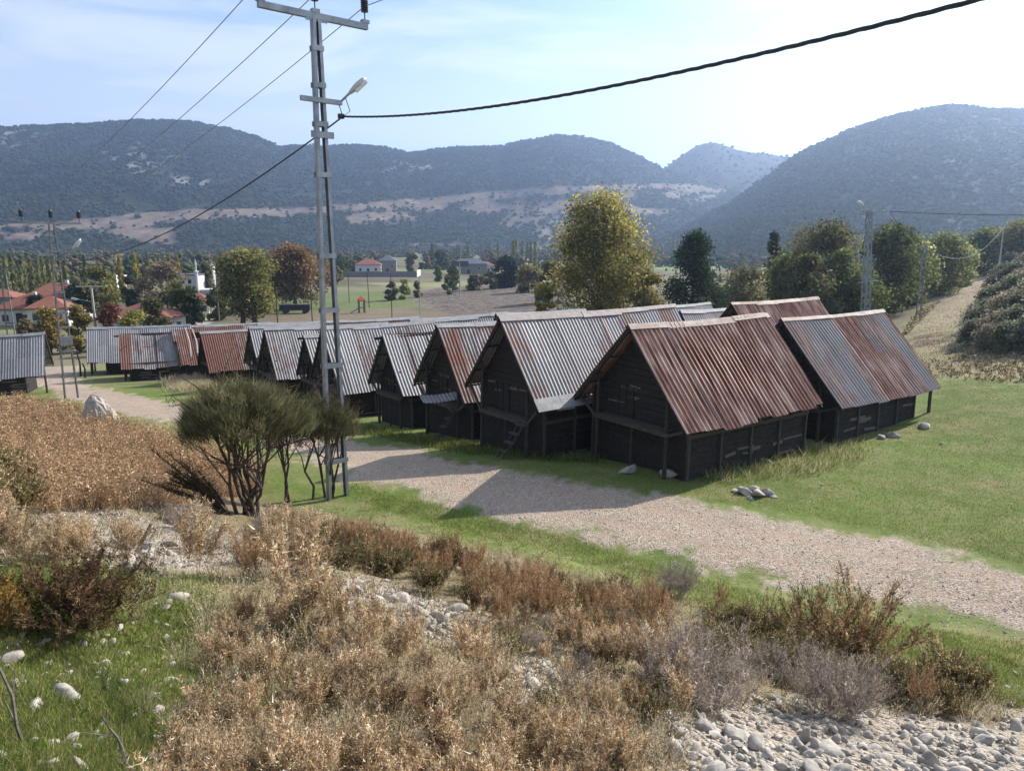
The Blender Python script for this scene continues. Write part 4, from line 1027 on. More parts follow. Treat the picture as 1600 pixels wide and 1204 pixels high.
# white domed building with a minaret
p = at(312, 175); t = thing('mosque', p, .12, 'white domed building with a slim minaret in the village', 'mosque')
mb = MB(); mb.box((-1.75, 0, 2.2), (5.3, 6, 7.4)); mb.build('wall', M['white'], t)
mb = MB(); mb.box((-1.75, 0, 6.06), (5.7, 6.4, .3)); mb.build('roof', M['bluesheet'], t)
mb = MB(); mb.box((2.62, -.6, .4), (3.2, 4.6, 4.6)); mb.build('hall', M['white'], t)
mb = MB()
for q in range(5): mb.box((1.2+q*.72, -2.96, .6), (.22, .25, 3.2))
mb.box((2.62, -2.96, 2.4), (3.4, .5, .4)); mb.build('arcade', M['white'], t)
mb = MB(); mb.lathe([(.42, -1), (.42, 6.5), (.55, 6.6), (.55, 6.9), (.2, 7.0), (.2, 8.4), (.26, 8.5), (.02, 9.8)], (.72, -3.2, 0), 12); mb.build('minaret', M['white'], t)
mb = MB(); mb.lathe([(.75*cos(a_), 7.0+.75*sin(a_)) for a_ in np.linspace(0, pi/2-.02, 8)], (1.7, 6.5, .3), 16); mb.lathe([(.75, 0), (.75, 7.29)], (1.7, 6.5, 0), 16); mb.build('dome', M['white'], t, True)
for x_, z_ in ((-3.6, 4.6), (-2.4, 4.6), (-.9, 4.6), (-3.6, 2.2), (-2.4, 2.2), (-.9, 2.2)):
    m = MB(); m.box((x_, -3.04, z_), (.7, .1, 1.0)); m.build('window', M['glass'], t)
def wall_run(name, pts, h, mat, label):
    q = pts[0]; mb = MB()
    for a, b in zip(pts[:-1], pts[1:]):
        a = np.array(a)-q; b = np.array(b)-q
        mb.bar(a+[0, 0, h/2-.3], b+[0, 0, h/2-.3], .25, h+.6)
    o = mb.build(name, M[mat]); o.location = [float(c) for c in q]; return tag(o, label, 'wall')
wall_run('garden_wall', [at(535, 300), at(652, 300)], 2.2, 'greywall', 'long dark grey boundary wall before the distant red-roofed villa')
wall_run('garden_wall', [at(652.5, 299), at(658, 312)], 2.6, 'white', 'short sunlit white end of the distant boundary wall')
wall_run('garden_wall', [at(236, 78), at(262, 90), at(270, 93)], 1.6, 'cream', 'cream garden wall running beside the lane')
wall_run('garden_wall', [at(-60, 60), at(14, 60)], 2.0, 'white', 'white wall at the left picture edge')
wall_run('garden_wall', [at(17, 60), at(22, 62)], 1.9, 'cream', 'cream gate pillar at the end of the left white wall')
wall_run('garden_wall', [at(22, 130), at(120, 126)], 1.2, 'greywall', 'dark grey wall below the red-roofed farmhouse')
# play tower in the far meadow
p = at(565, 138); t = thing('play_tower', p, .4, 'small wooden play tower with red roof in the far meadow', 'playground')
for sx in (-.5, .5):
    for sy in (-.5, .5):
        mb = MB(); mb.box((sx, sy, 1.1), (.14, .14, 2.6)); mb.build('post', M['beam'], t)
mb = MB(); hip_roof(mb, 1.1, 1.1, 2.4, .7, .1, .1); mb.build('roof', M['paintred'], t)
mb = MB(); mb.box((0, 0, 1.0), (1.1, 1.1, .1)); mb.build('deck', M['beam'], t)
mb = MB(); mb.bar((-.5, -.2, 1.0), (-2.2, -.5, .1), .5, .1); mb.build('slide', M['steel_dark'], t)
# low dark trailer under the orange tree
p = at(462, 138); t = thing('farm_trailer', p, .05, 'long dark trailer parked under the orange-brown tree', 'trailer')
mb = MB(); mb.box((0, 0, 1.1), (5.6, 2.0, .9)); mb.box((0, 0, 1.62), (5.7, 2.1, .12)); mb.build('bed', M['dark'], t)
for x_ in (-1.8, 1.8):
    for y_ in (-.95, .95):
        mb = MB(); mb.tube([(x_, y_-.1, .42), (x_, y_+.1, .42)], .42, 12); mb.build('wheel', M['rubber'], t)
# ------------------------------------------------------------------ foreground plants
def stems_plant(n_st, H, spread, leaf, per, pal, stempal, lean=.5, start=.35, asp=.5, sub=2, wd=.006):
    """a bushy herb: stems fanning out of the root, slim bracts and seed heads along their upper part"""
    S = Soup()
    for i in range(n_st):
        a = rng.random()*2*pi; k = rng.random()**.6; h = H*(.5+.6*rng.random())*(1-.25*k)
        e = np.array([cos(a)*spread*k, sin(a)*spread*k, h]); b = np.array([cos(a)*.05*k, sin(a)*.05*k, -.03])
        m = b+(e-b)*.5+np.array([cos(a), sin(a), 0])*(-.12*spread*k)
        ts = np.linspace(0, 1, 6)[:, None]; C = (1-ts)**2*b+2*ts*(1-ts)*m+ts**2*e
        paths = [C]; tone = 1+.22*rng.normal()
        for s in range(sub):
            q = .35+.55*rng.random(); p = (1-q)**2*b+2*q*(1-q)*m+q*q*e; l = H*(.12+.22*rng.random()); aa = a+rng.normal()*1.2
            d = np.array([cos(aa)*.5, sin(aa)*.5, .85]); paths.append(np.stack([p, p+d*l*.5, p+d*l+np.array([0, 0, .03])]))
        for pi_, C in enumerate(paths):
            dd = C[1:]-C[:-1]; w_ = wd*(1 if pi_ == 0 else .6)
            V, Fs = blades_from(C[:-1], dd*1.15, w_); S.add(V, Fs, tints(len(dd), stempal, 3, .15))
            n_ = per if pi_ == 0 else per//2
            t_ = (start if pi_ == 0 else .1)+(1-(start if pi_ == 0 else .1))*rng.random(n_)**.8
            idx = np.clip((t_*(len(C)-1)).astype(int), 0, len(C)-2); f = (t_*(len(C)-1)-idx)[:, None]
            L = C[idx]*(1-f)+C[idx+1]*f+rng.normal(size=(n_, 3))*leaf*.35
            u = dd[idx]/(np.linalg.norm(dd[idx], axis=1, keepdims=True)+1e-9)
            D = (u*.55+rng.normal(size=(n_, 3))*.55)*leaf*(.5+rng.random((n_, 1)))
            V, Fs = blades_from(L, D, leaf*asp*(.5+.7*rng.random(n_))); S.add(V, Fs, np.clip(tints(n_, pal, 3, .28)*tone, .01, 1))
    return S
TAN = [(0.508, 0.373, 0.22), (0.418, 0.282, 0.153), (0.644, 0.508, 0.339), (0.26, 0.164, 0.085), (0.452, 0.311, 0.169), (0.746, 0.633, 0.463), (0.8, 0.689, 0.508), (0.226, 0.136, 0.068), (0.316, 0.198, 0.102)]
RUS = [(0.381, 0.246, 0.14), (0.302, 0.185, 0.101), (0.493, 0.347, 0.213), (0.202, 0.118, 0.067), (0.336, 0.202, 0.112)]
STRW = [(.48, .41, .27), (.38, .32, .2), (.55, .48, .34)]
GRY = [(.28, .235, .195), (.36, .31, .27), (.20, .165, .14), (.42, .37, .32)]
GRN = [(.08, .11, .035), (.11, .14, .04), (.06, .09, .03)]
OLV = [(.13, .12, .05), (.17, .15, .07), (.10, .10, .045)]
STM = [(.16, .10, .06), (.22, .15, .09)]
variants = {}
def variant(key, soups, mat='dry'):
    variants[key] = []
    for s in soups:
        o = s.build('dry_plant', M[mat]); COL.objects.unlink(o); variants[key].append(o.data)
variant('tan', [stems_plant(int(rng.integers(11, 22)), .80, rng.uniform(.2, .38), .033, 84, TAN, STM, sub=5, asp=.38) for _ in range(8)])
variant('rust', [stems_plant(int(rng.integers(12, 22)), .70, rng.uniform(.22, .36), .025, 76, RUS+TAN[1:2], STM, sub=5, asp=.36) for _ in range(6)])
variant('straw', [stems_plant(26, .55, .30, .016, 14, STRW, STRW, start=.55, sub=1, wd=.006) for _ in range(2)])
variant('grey', [stems_plant(90, .48, .42, .022, 34, GRY, GRY, sub=5, wd=.006, start=.3, asp=.25) for _ in range(3)])
variant('olive', [stems_plant(40, .55, .42, .032, 56, OLV+TAN[:1], STM, sub=3) for _ in range(2)])
variant('green', [stems_plant(50, .50, .40, .030, 60, GRN+OLV, STM, sub=3) for _ in range(2)])
variant('brown', [stems_plant(90, .62, .60, .024, 70, [(.15, .095, .055), (.11, .07, .045), (.20, .13, .07)], [(.09, .065, .05)], sub=4, start=.35) for _ in range(2)])
variant('gold', [stems_plant(80, .40, .40, .026, 64, [(.38, .25, .07), (.30, .19, .05), (.45, .31, .10)], STM, sub=3) for _ in range(1)])
variant('redstem', [stems_plant(40, 1.0, .75, .030, 60, RUS+OLV, [(.14, .075, .055)], sub=4, start=.4, wd=.014) for _ in range(2)])
INFO = {'tan': ('dry_shrub', 'dry tan seed-headed shrub on the near slope', 'shrub', 'dry tan shrubs on the slope'),
        'rust': ('dry_shrub', 'dry reddish-brown shrub on the near slope', 'shrub', 'dry reddish-brown shrubs on the slope'),
        'straw': ('straw_tuft', 'thin pale straw tuft among the dry shrubs', 'grass tuft', 'pale straw tufts'),
        'grey': ('thorn_cushion', 'twiggy grey thorn cushion on the near slope', 'shrub', 'grey thorn cushions'),
        'olive': ('olive_herb', 'dull olive herb clump on the near slope', 'plant', 'olive herb clumps'),
        'green': ('leafy_herb', 'leafy green herb clump on the near slope', 'plant', 'green herb clumps'),
        'brown': ('thorn_shrub', 'dark brown rounded thorn shrub', 'shrub', None), 'gold': ('gold_shrub', 'small golden shrub', 'shrub', None),
        'redstem': ('stemmed_shrub', 'open red-stemmed shrub', 'shrub', None)}
def plant(key, p, s=1.0, label=None, sx=None):
    me = variants[key][rng.integers(0, len(variants[key]))]; nm, lab, cat, grp = INFO[key]
    o = bpy.data.objects.new(nm, me); COL.objects.link(o)
    o.location = [float(p[0]), float(p[1]), float(p[2])]; o.rotation_euler = (rng.normal()*.08, rng.normal()*.08, rng.random()*6.28)
    k = (sx or 1.0)*s; o.scale = (k, k, s)
    tag(o, label or lab, cat, None if label else grp); return o
def sample_poly(poly, n):
    P = np.array(poly, float); lo = P.min(0); hi = P.max(0); out = []
    while len(out) < n:
        u = rng.uniform(lo[0], hi[0], 200); v = rng.uniform(lo[1], hi[1], 200)
        m = polymask(u, v, P, .01) > .5; out += list(zip(u[m], v[m]))
    return out[:n]
def strew(key, poly, n, s0, s1):
    P = pgs(sample_poly(poly, n)); inr = np.zeros(len(P))
    for rp_ in rub_polys[:5]: inr = np.maximum(inr, polymask(P[:, 0], P[:, 1], rp_, .05))
    for p, q in zip(P, inr):
        if q > .5 and key != 'straw' and rng.random() < .8: continue
        plant(key, p, rng.uniform(s0, s1)*float(np.clip(np.hypot(p[0], p[1])/9.0, .5, 1.0)))
strew('tan', [(330, 960), (520, 930), (700, 1010), (900, 1000), (1080, 1060), (1090, 1204), (1050, 1330), (240, 1330), (300, 1150), (420, 1090), (320, 1060)], 185, .5, 1.05)
strew('rust', [(330, 960), (520, 930), (700, 1010), (900, 1000), (1080, 1060), (1090, 1204), (1050, 1330), (240, 1330), (300, 1150), (420, 1090), (320, 1060)], 22, .5, .9)
strew('olive', [(430, 960), (700, 1010), (1080, 1060), (1080, 1250), (500, 1250)], 14, .5, .8)
strew('grey', [(430, 960), (700, 1010), (1080, 1060), (1080, 1250), (500, 1250)], 9, .5, .8)
strew('straw', [(330, 960), (700, 1010), (1080, 1060), (1080, 1300), (300, 1300)], 30, .7, 1.2)
strew('tan', [(-40, 800), (150, 790), (330, 830), (330, 860), (150, 880), (-40, 900)], 40, .4, .75)
strew('tan', [(410, 820), (520, 830), (520, 900), (420, 900)], 22, .55, .85)
strew('rust', [(540, 850), (700, 885), (860, 915), (1040, 950), (1050, 985), (900, 990), (700, 940), (560, 890)], 40, .55, .85)
strew('rust', [(700, 940), (900, 960), (1040, 960), (1060, 1040), (850, 1010)], 20, .7, 1.0)
strew('rust', [(480, 830), (640, 860), (640, 890), (520, 870)], 14, .6, .85)
strew('grey', [(780, 980), (960, 980), (1080, 1020), (1060, 1070), (840, 1060)], 11, .5, .8)
strew('tan', [(720, 960), (960, 960), (1080, 1000), (1080, 1080), (820, 1060)], 20, .45, .8)
strew('grey', [(60, 780), (430, 830), (420, 870), (150, 860)], 18, .6, .9)
strew('grey', [(1020, 1020), (1420, 1060), (1440, 1110), (1030, 1120)], 9, .6, 1.0)
strew('straw', [(200, 850), (420, 870), (520, 930), (760, 1000), (900, 1100), (300, 1250), (200, 1100)], 40, .6, 1.0)
strew('straw', [(1050, 960), (1500, 1040), (1560, 1150), (1100, 1110)], 28, .5, .9)
strew('olive', [(560, 840), (760, 900), (1100, 960), (1300, 1020), (1100, 1040), (640, 930)], 30, .5, .85)
strew('olive', [(1100, 960), (1500, 1050), (1560, 1130), (1200, 1100)], 24, .5, .85)
strew('olive', [(-20, 740), (50, 760), (50, 800), (-20, 820)], 7, 1.1, 1.5)
strew('olive', [(480, 850), (620, 880), (640, 920), (520, 900)], 8, .6, .9)
for u, v, k, s, sx, lab in ((120, 985, 'brown', .95, 1.15, 'dark brown rounded thorn shrub overhanging the green patch at lower left'), (-25, 985, 'gold', .9, 1.0, 'golden shrub cut by the left picture edge'),
                        (1345, 1040, 'redstem', 1.15, 1.0, 'open red-stemmed shrub above the rubble at lower right'), (1265, 1030, 'redstem', 1.0, .9, 'rust-topped shrub left of the open red-stemmed one'), (1300, 1118, 'grey', 1.3, 1.0, 'purple-grey thorn cushion in the rubble at lower right'),
                        (1085, 1105, 'grey', 1.45, 1.0, 'grey thorn cushion at the left end of the lower right rubble'), (1125, 955, 'rust', .8, .8, 'small lone reddish tuft on the green verge'), (1430, 1110, 'rust', .9, .6, 'narrow rusty stalk clump at the lower right rubble edge'),
                        (1060, 930, 'grey', 1.2, 1.0, 'grey bush at the corner of the green verge'), (400, 905, 'rust', 1.0, .9, 'lone reddish bush beside the white stones'), (310, 900, 'tan', 1.1, .9, 'tall tan bush between the two white stone patches'), (470, 980, 'tan', 1.15, 1.1, 'broad tan bush at the right edge of the green patch'),
                        (690, 895, 'brown', .8, 1.0, 'dark thorny bush below the green verge'), (520, 880, 'brown', .7, 1.0, 'dark bush right of the white stones'), (1490, 1085, 'olive', 1.0, 1.0, 'yellowish herb clump at the right rubble edge')):
    plant(k, pg(u, v), s, lab, sx)
# dense weeds that read as one mass
def mass(name, poly, n, hs, pal, label, per=26, leaf=.05, cat='weeds', spread=.22, mat='dry'):
    S = Soup(); pts = pgs(sample_poly(poly, n))
    h = rng.uniform(hs[0], hs[1], n); k = np.repeat(np.arange(n), per)
    t = rng.random(n*per)**.7; a = rng.random(n*per)*2*pi; rad = spread*t*rng.random(n*per)
    dist = np.hypot(pts[:, 0], pts[:, 1])
    C = pts[k]+np.stack([np.cos(a)*rad, np.sin(a)*rad, t*h[k]], 1)
    V, Fs = quads_from(C, leaf*(.5+rng.random(n*per))*(dist[k]/20)**.6, .55, up=(0, 0, .6), jit=1.0)
    pt = (1+.22*rng.normal(size=n))[k][:, None]; T = np.array(pal)[rng.integers(0, len(pal), n*per)]*pt*(1+.2*rng.normal(size=(n*per, 1)))
    S.add(V, Fs, np.repeat(np.clip(T, .01, 1), 4, 0))
    m = 4; kk = np.repeat(np.arange(n), m); D = np.stack([rng.normal(size=n*m)*.12, rng.normal(size=n*m)*.12, h[kk]*(.6+.4*rng.random(n*m))], 1)
    V, Fs = blades_from(pts[kk]-[0, 0, .03], D, .018*(dist[kk]/20)**.6); S.add(V, Fs, tints(n*m, pal, 3, .2))
    o = S.build(name, M[mat]); return tag(o, label, cat, kind='stuff')
WEED = [(0.454, 0.302, 0.178), (0.367, 0.238, 0.135), (0.562, 0.41, 0.259), (0.259, 0.162, 0.092), (0.497, 0.356, 0.216)]
mass('dry_weeds', [(-60, 626), (40, 624), (110, 634), (180, 658), (270, 684), (330, 705), (400, 735), (410, 770), (300, 790), (120, 800), (-60, 800)], 4600, (.2, .7), WEED, 'dense tan and reddish-brown dry weeds beside the track at left')
mass('dry_undergrowth', [(-60, 790), (420, 800), (560, 790), (860, 862), (1050, 900), (1250, 980), (1500, 1060), (1600, 1130), (1080, 1110), (1050, 1300), (250, 1300), (330, 1000), (330, 880), (-60, 880)], 6000, (.06, .30), TAN+STRW+OLV+GRN, 'low dry undergrowth between the shrubs of the near slope', per=16, leaf=.026, cat='undergrowth', spread=.16)
mass('trail_weeds', [(1400, 575), (1480, 560), (1530, 545), (1640, 548), (1640, 600), (1480, 592), (1400, 585)], 320, (.08, .3), STRW+OLV, 'patchy dry weeds over the bare ground at the start of the trail', per=18, leaf=.06)
mass('meadow_weeds', [(1420, 520), (1470, 470), (1430, 490), (1400, 540)], 200, (.1, .35), OLV+STRW, 'green weeds left of the trail', per=18, leaf=.06)
# grass
def grass(name, poly, n, hs, pal, label, wd=.012, cat='grass', dist0=14.0):
    P = pgs(sample_poly(poly, n//6))
    k = np.repeat(np.arange(len(P)), 6); m = len(k); d = np.hypot(P[:, 0], P[:, 1])[k]
    C = P[k]+np.stack([rng.normal(size=m)*.05*d/dist0*2, rng.normal(size=m)*.05*d/dist0*2, np.zeros(m)], 1); C[:, 2] = G(C[:, 0], C[:, 1])-.01
    h = rng.uniform(hs[0], hs[1], m); D = np.stack([rng.normal(size=m)*.45*h, rng.normal(size=m)*.45*h, h], 1)
    V, Fs = blades_from(C, D, wd*(d/dist0)**.8)
    o = npmesh(name, V, Fs, M['grass'], None, {'tint': tints(m, pal, 3, .25)}); return tag(o, label, cat, kind='stuff')
GR = [(.13, .195, .038), (.16, .22, .048), (.10, .155, .032), (.21, .23, .07), (.24, .22, .09)]
grass('grass', [(-60, 895), (60, 880), (330, 900), (330, 960), (310, 1060), (430, 1090), (300, 1180), (240, 1300), (-120, 1300)], 50000, (.03, .085), GR+[(.3, .26, .13)], 'short bright green grass of the lower left patch', wd=.010, dist0=6)
grass('verge_grass', [(540, 755), (700, 793), (870, 836), (1050, 890), (1300, 960), (1600, 1005), (1620, 1110), (1450, 1070), (1250, 1020), (1130, 965), (1040, 905), (860, 862), (700, 824), (560, 780)], 36000, (.04, .10), GR+[(.3, .27, .14)], 'green verge grass between the slope and the gravel track')
grass('meadow_grass', [(800, 740), (960, 765), (1070, 775), (1200, 795), (1400, 832), (1620, 884), (1620, 600), (1480, 590), (1430, 660), (1200, 720), (1050, 745), (930, 720), (850, 712), (700, 700), (600, 690), (570, 680), (600, 670), (800, 700)], 60000, (.02, .07), GR+[(.24, .24, .10), (.32, .28, .16), (.36, .30, .18)], 'short meadow grass around the barns', dist0=16)
grass('tall_grass', [(1090, 740), (1240, 700), (1340, 690), (1350, 720), (1250, 745), (1120, 752)], 2600, (.15, .40), STRW+GR, 'pale taller grass along the near barn wall', wd=.012)
grass('tall_grass', [(560, 665), (700, 690), (900, 715), (960, 705), (930, 725), (700, 705), (570, 678)], 4000, (.12, .35), GR+OLV, 'taller grass at the feet of the barn fronts', wd=.016)
grass('tall_grass', [(265, 596), (320, 592), (330, 606), (280, 612)], 3000, (.3, .7), STRW, 'pale dry grass clump before the red rusted barn', wd=.014)

grass('trail_grass', [(1410, 555), (1445, 500), (1490, 452), (1530, 430), (1545, 432), (1540, 475), (1520, 510), (1640, 548), (1640, 590), (1480, 585)], 9000, (.04, .15), STRW+OLV+GR[:1]+[(.26, .20, .13)], 'patchy straw and green grass on the climbing trail', wd=.014)
# ------------------------------------------------------------------ broom bushes
def broom(name, base, H, W, trunks, ntw, label, crown_lo=.55, side=0.0):
    t = thing(name, base, 0, label, 'bush')
    mb = MB(); tips = []
    for i in range(trunks):
        a = rng.random()*2*pi; k = .25+.75*rng.random()
        e = np.array([cos(a)*W*.36*k+side*H*.15, sin(a)*W*.30*k, H*(crown_lo+.12*rng.random())])
        b = np.array([rng.normal()*.14, rng.normal()*.10, -.15])
        pts = [b]
        for s in (.25, .5, .75, 1.0): pts.append(b+(e-b)*np.array([s**.9, s**.9, s])+rng.normal(size=3)*.075*H*.4)
        mb.tube(pts, [.042, .036, .029, .022, .014], 6); tips.append(pts[-1])
        for q in range(5):
            p = pts[2+rng.integers(0, 3)]; d = np.array([rng.normal()*.45*W*.5, rng.normal()*.4*W*.5, H*(.15+.2*rng.random())]); mb.tube([p, p+d*.55+rng.normal(size=3)*.03, p+d], [.02, .014, .006], 5); tips.append(p+d)
    mb.build('trunk', M['bark'], t)
    # crown of long upright green twigs in tufts
    S = Soup(); m = 620
    a = rng.random(m)*2*pi; rad = np.sqrt(rng.random(m)); zz = rng.random(m)
    lob = 1+.16*np.sin(a*3+base[0])+.10*np.sin(a*5+1)
    top = np.sqrt(np.clip(1-(rad*.97)**2, 0, 1))*(.85+.3*vnoise(np.cos(a)*rad*3+9, np.sin(a)*rad*3))
    C = np.stack([np.cos(a)*rad*lob*W*.46+side*H*.15, np.sin(a)*rad*lob*W*.40, H*(crown_lo+.03*rng.normal(size=m)+(1-crown_lo-.10)*top*(.15+.85*zz))], 1)
    per = ntw//m; k = np.repeat(np.arange(m), per); n_ = len(k)
    out = np.stack([np.cos(a)*rad*.9, np.sin(a)*rad*.9, np.full(m, 1.0)], 1)
    D = out[k]*.19*(.5+rng.random((n_, 1)))+rng.normal(size=(n_, 3))*.075
    B = C[k]+rng.normal(size=(n_, 3))*.07-D*.4
    V, Fs = blades_from(B, D, .013)
    ct = (1+.25*rng.normal(size=m))[k][:, None]; T = np.array([(.10, .11, .05), (.14, .145, .07), (.07, .08, .04), (.17, .15, .085), (.12, .10, .065)])[rng.integers(0, 5, n_)]*ct
    S.add(V, Fs, np.repeat(np.clip(T, .01, 1), 3, 0))
    # bare lower twigs
    kb = rng.integers(0, len(tips), 900); B = np.array(tips)[kb]+rng.normal(size=(900, 3))*.12-[0, 0, .12]; D = rng.normal(size=(900, 3))*.12+[0, 0, .14]
    V, Fs = blades_from(B, D, .014); S.add(V, Fs, tints(900, [(.08, .06, .04)], 3, .2))
    S.build('crown', M['leaf'], t); return t
bb = pg(388, 806); Yb = bb[1]; Hb = hgt(388, 575, Yb, bb[2]); Wb = 208/F*Yb
print('broom', bb, Hb, Wb)
broom('broom_bush', bb, Hb, Wb, 13, 17500, 'large dark green broom bush with bare twisted stems left of the steel pole', .60)
b2 = pg(512, 778); H2b = hgt(512, 606, b2[1], b2[2]); broom('broom_bush', b2, H2b, 95/F*b2[1], 6, 10000, 'smaller broom bush on thin bare stems wrapped round the steel pole', .58)
b3 = pg(440, 785); broom('broom_bush', b3, hgt(440, 600, b3[1], b3[2]), 60/F*b3[1], 3, 5500, 'narrow broom bush between the large one and the steel pole', .55)
b4 = pg(330, 800); H4 = 1.5
t = thing('bare_bush', b4, 0, 'low sprawling bush of bare dark branches left of the large broom', 'bush'); mb = MB(); S = Soup()
for i in range(16):
    d = np.array([-.4-.9*rng.random(), rng.normal()*.3, .35+.75*rng.random()])*1.25; pts = [np.array([.4, 0, -.1]), np.array([.4, 0, 0])+d*.4+rng.normal(size=3)*.06, d+np.array([.3, 0, 0])]
    mb.tube(pts, [.035, .022, .007], 5)
    n_ = 160; f = rng.random((n_, 1)); B = pts[1]*(1-f)+pts[2]*f; D = rng.normal(size=(n_, 3))*.10+[0, 0, .08]
    V, Fs = blades_from(B, D, .012); S.add(V, Fs, tints(n_, [(.07, .05, .035), (.10, .075, .045), (.08, .085, .04)], 3, .2))
mb.build('branches', M['bark'], t); S.build('twigs', M['dry'], t)
# thin dead stalks in the lower left corner
for u, v, h_, lab in ((40, 1165, .75, 'thin bare dead stalk rising at the lower left corner'), (210, 1200, .30, 'bleached bent stalk at the bottom left')):
    p = pg(u, v); mb = MB(); pts = [np.array([0, 0, -.05])]; 
    for q in range(5): pts.append(pts[-1]+np.array([-.03+.02*rng.normal(), .02*rng.normal(), h_/5]))
    mb.tube(pts, [.010, .009, .008, .006, .005, .003], 5)
    for q in range(4): b = pts[1+q]; mb.tube([b, b+np.array([rng.normal()*.12, rng.normal()*.1, .1])], [.004, .002], 4)
    o = mb.build('dead_stalk', M['old_board']); o.location = [float(c) for c in p]; tag(o, lab, 'stalk')
# hillside bushes on the right
bush_pr = []
for k, pal in enumerate(([(.17, .18, .12), (.24, .24, .17), (.12, .135, .09)], [(.24, .20, .15), (.18, .17, .125), (.29, .25, .18)])):
    t = make_tree('hillside_bush', (0, 0, 0), 2.6, 2.0, .1, 'wide', .17, 9000, pal, .05, 'x', 'bush', lobes=40); bush_pr.append(t)
spots = [(1535, 525, 1.0, 0), (1570, 515, 1.2, 1), (1600, 520, 1.3, 0), (1545, 548, .8, 1), (1580, 552, .9, 0), (1620, 548, 1.1, 1), (1552, 490, 1.1, 0), (1585, 480, 1.3, 0), (1615, 470, 1.3, 1), (1560, 462, 1.1, 1), (1590, 450, 1.3, 0), (1570, 440, 1.1, 0), (1605, 430, 1.3, 1), (1580, 420, 1.2, 0), (1640, 500, 1.4, 0), (1560, 425, 1.0, 1), (1520, 538, .8, 0), (1560, 535, 1.0, 1), (1600, 540, 1.2, 0), (1540, 510, 1.0, 0), (1580, 500, 1.1, 1), (1610, 490, 1.2, 0), (1565, 478, 1.0, 0), (1600, 462, 1.2, 1), (1575, 455, 1.1, 0)]
used = [False, False]
for u, v, s, k in spots:
    s *= .72; p = pg(u, v); lab = ('grey-green hillside bush above the trail', 'brownish hillside bush above the trail')[k]
    if not used[k]: used[k] = True; o = bush_pr[k]; o.location = [float(c) for c in p]; o.scale = (s, s, s); o['label'] = lab; o['group'] = 'bushes on the right hillside'
    else: dup(bush_pr[k], p, rng.random()*6, s, lab, 'bushes on the right hillside')
# ------------------------------------------------------------------ stones
def rock_mesh(seed, sub=2, ang=.45):
    V, Fs = ico(sub); r = np.random.default_rng(seed); V = V.copy()
    for q in range(13):           # chop flat facets
        d = r.normal(size=3); d /= np.linalg.norm(d); c = .30+.40*r.random(); h_ = V@d; over = np.clip(h_-c, 0, None); V -= over[:, None]*d
    V /= np.abs(V).max()
    V *= np.array([1.0, .55+.4*r.random(), .45+.35*r.random()]); V += r.normal(size=V.shape)*.025
    return V, Fs
RM = []
for s in range(6):
    V, Fs = rock_mesh(s+20); o = npmesh('limestone_rock', V, Fs, M['rock']); COL.objects.unlink(o); RM.append(o.data)
def stone(p, s, *a_, **k_):
    o = stone_(p, s, *a_, **k_)
    if o.name.startswith('field'): o.rotation_euler = (rng.normal()*.12, rng.normal()*.12, o.rotation_euler[2])
    return o
def stone_(p, s, label='loose grey-white limestone on the rubble slope', grp='loose limestone pieces', name='limestone_rock'):
    o = bpy.data.objects.new(name, RM[rng.integers(0, 6)]); COL.objects.link(o); o.location = [float(p[0]), float(p[1]), float(p[2]+s*.15)]
    o.rotation_euler = (rng.normal()*.5, rng.normal()*.5, rng.random()*6.28); o.scale = (s, s, s); tag(o, label, 'stone', grp); return o
for poly, n_, s0, s1 in (([(1030, 1120), (1150, 1085), (1340, 1110), (1480, 1150), (1600, 1150), (1640, 1240), (1010, 1240)], 150, .04, .13), ([(530, 905), (610, 915), (720, 955), (735, 1005), (640, 985), (545, 945)], 40, .06, .16), ([(170, 850), (270, 845), (280, 890), (180, 885)], 18, .06, .2), ([(780, 1030), (860, 1035), (860, 1100), (785, 1095)], 20, .05, .13), ([(60, 1000), (300, 950), (310, 1010), (100, 1120)], 16, .03, .08)):
    for p in pgs(sample_poly(poly, n_)): stone(p, s0+(s1-s0)*rng.random()**2.5)
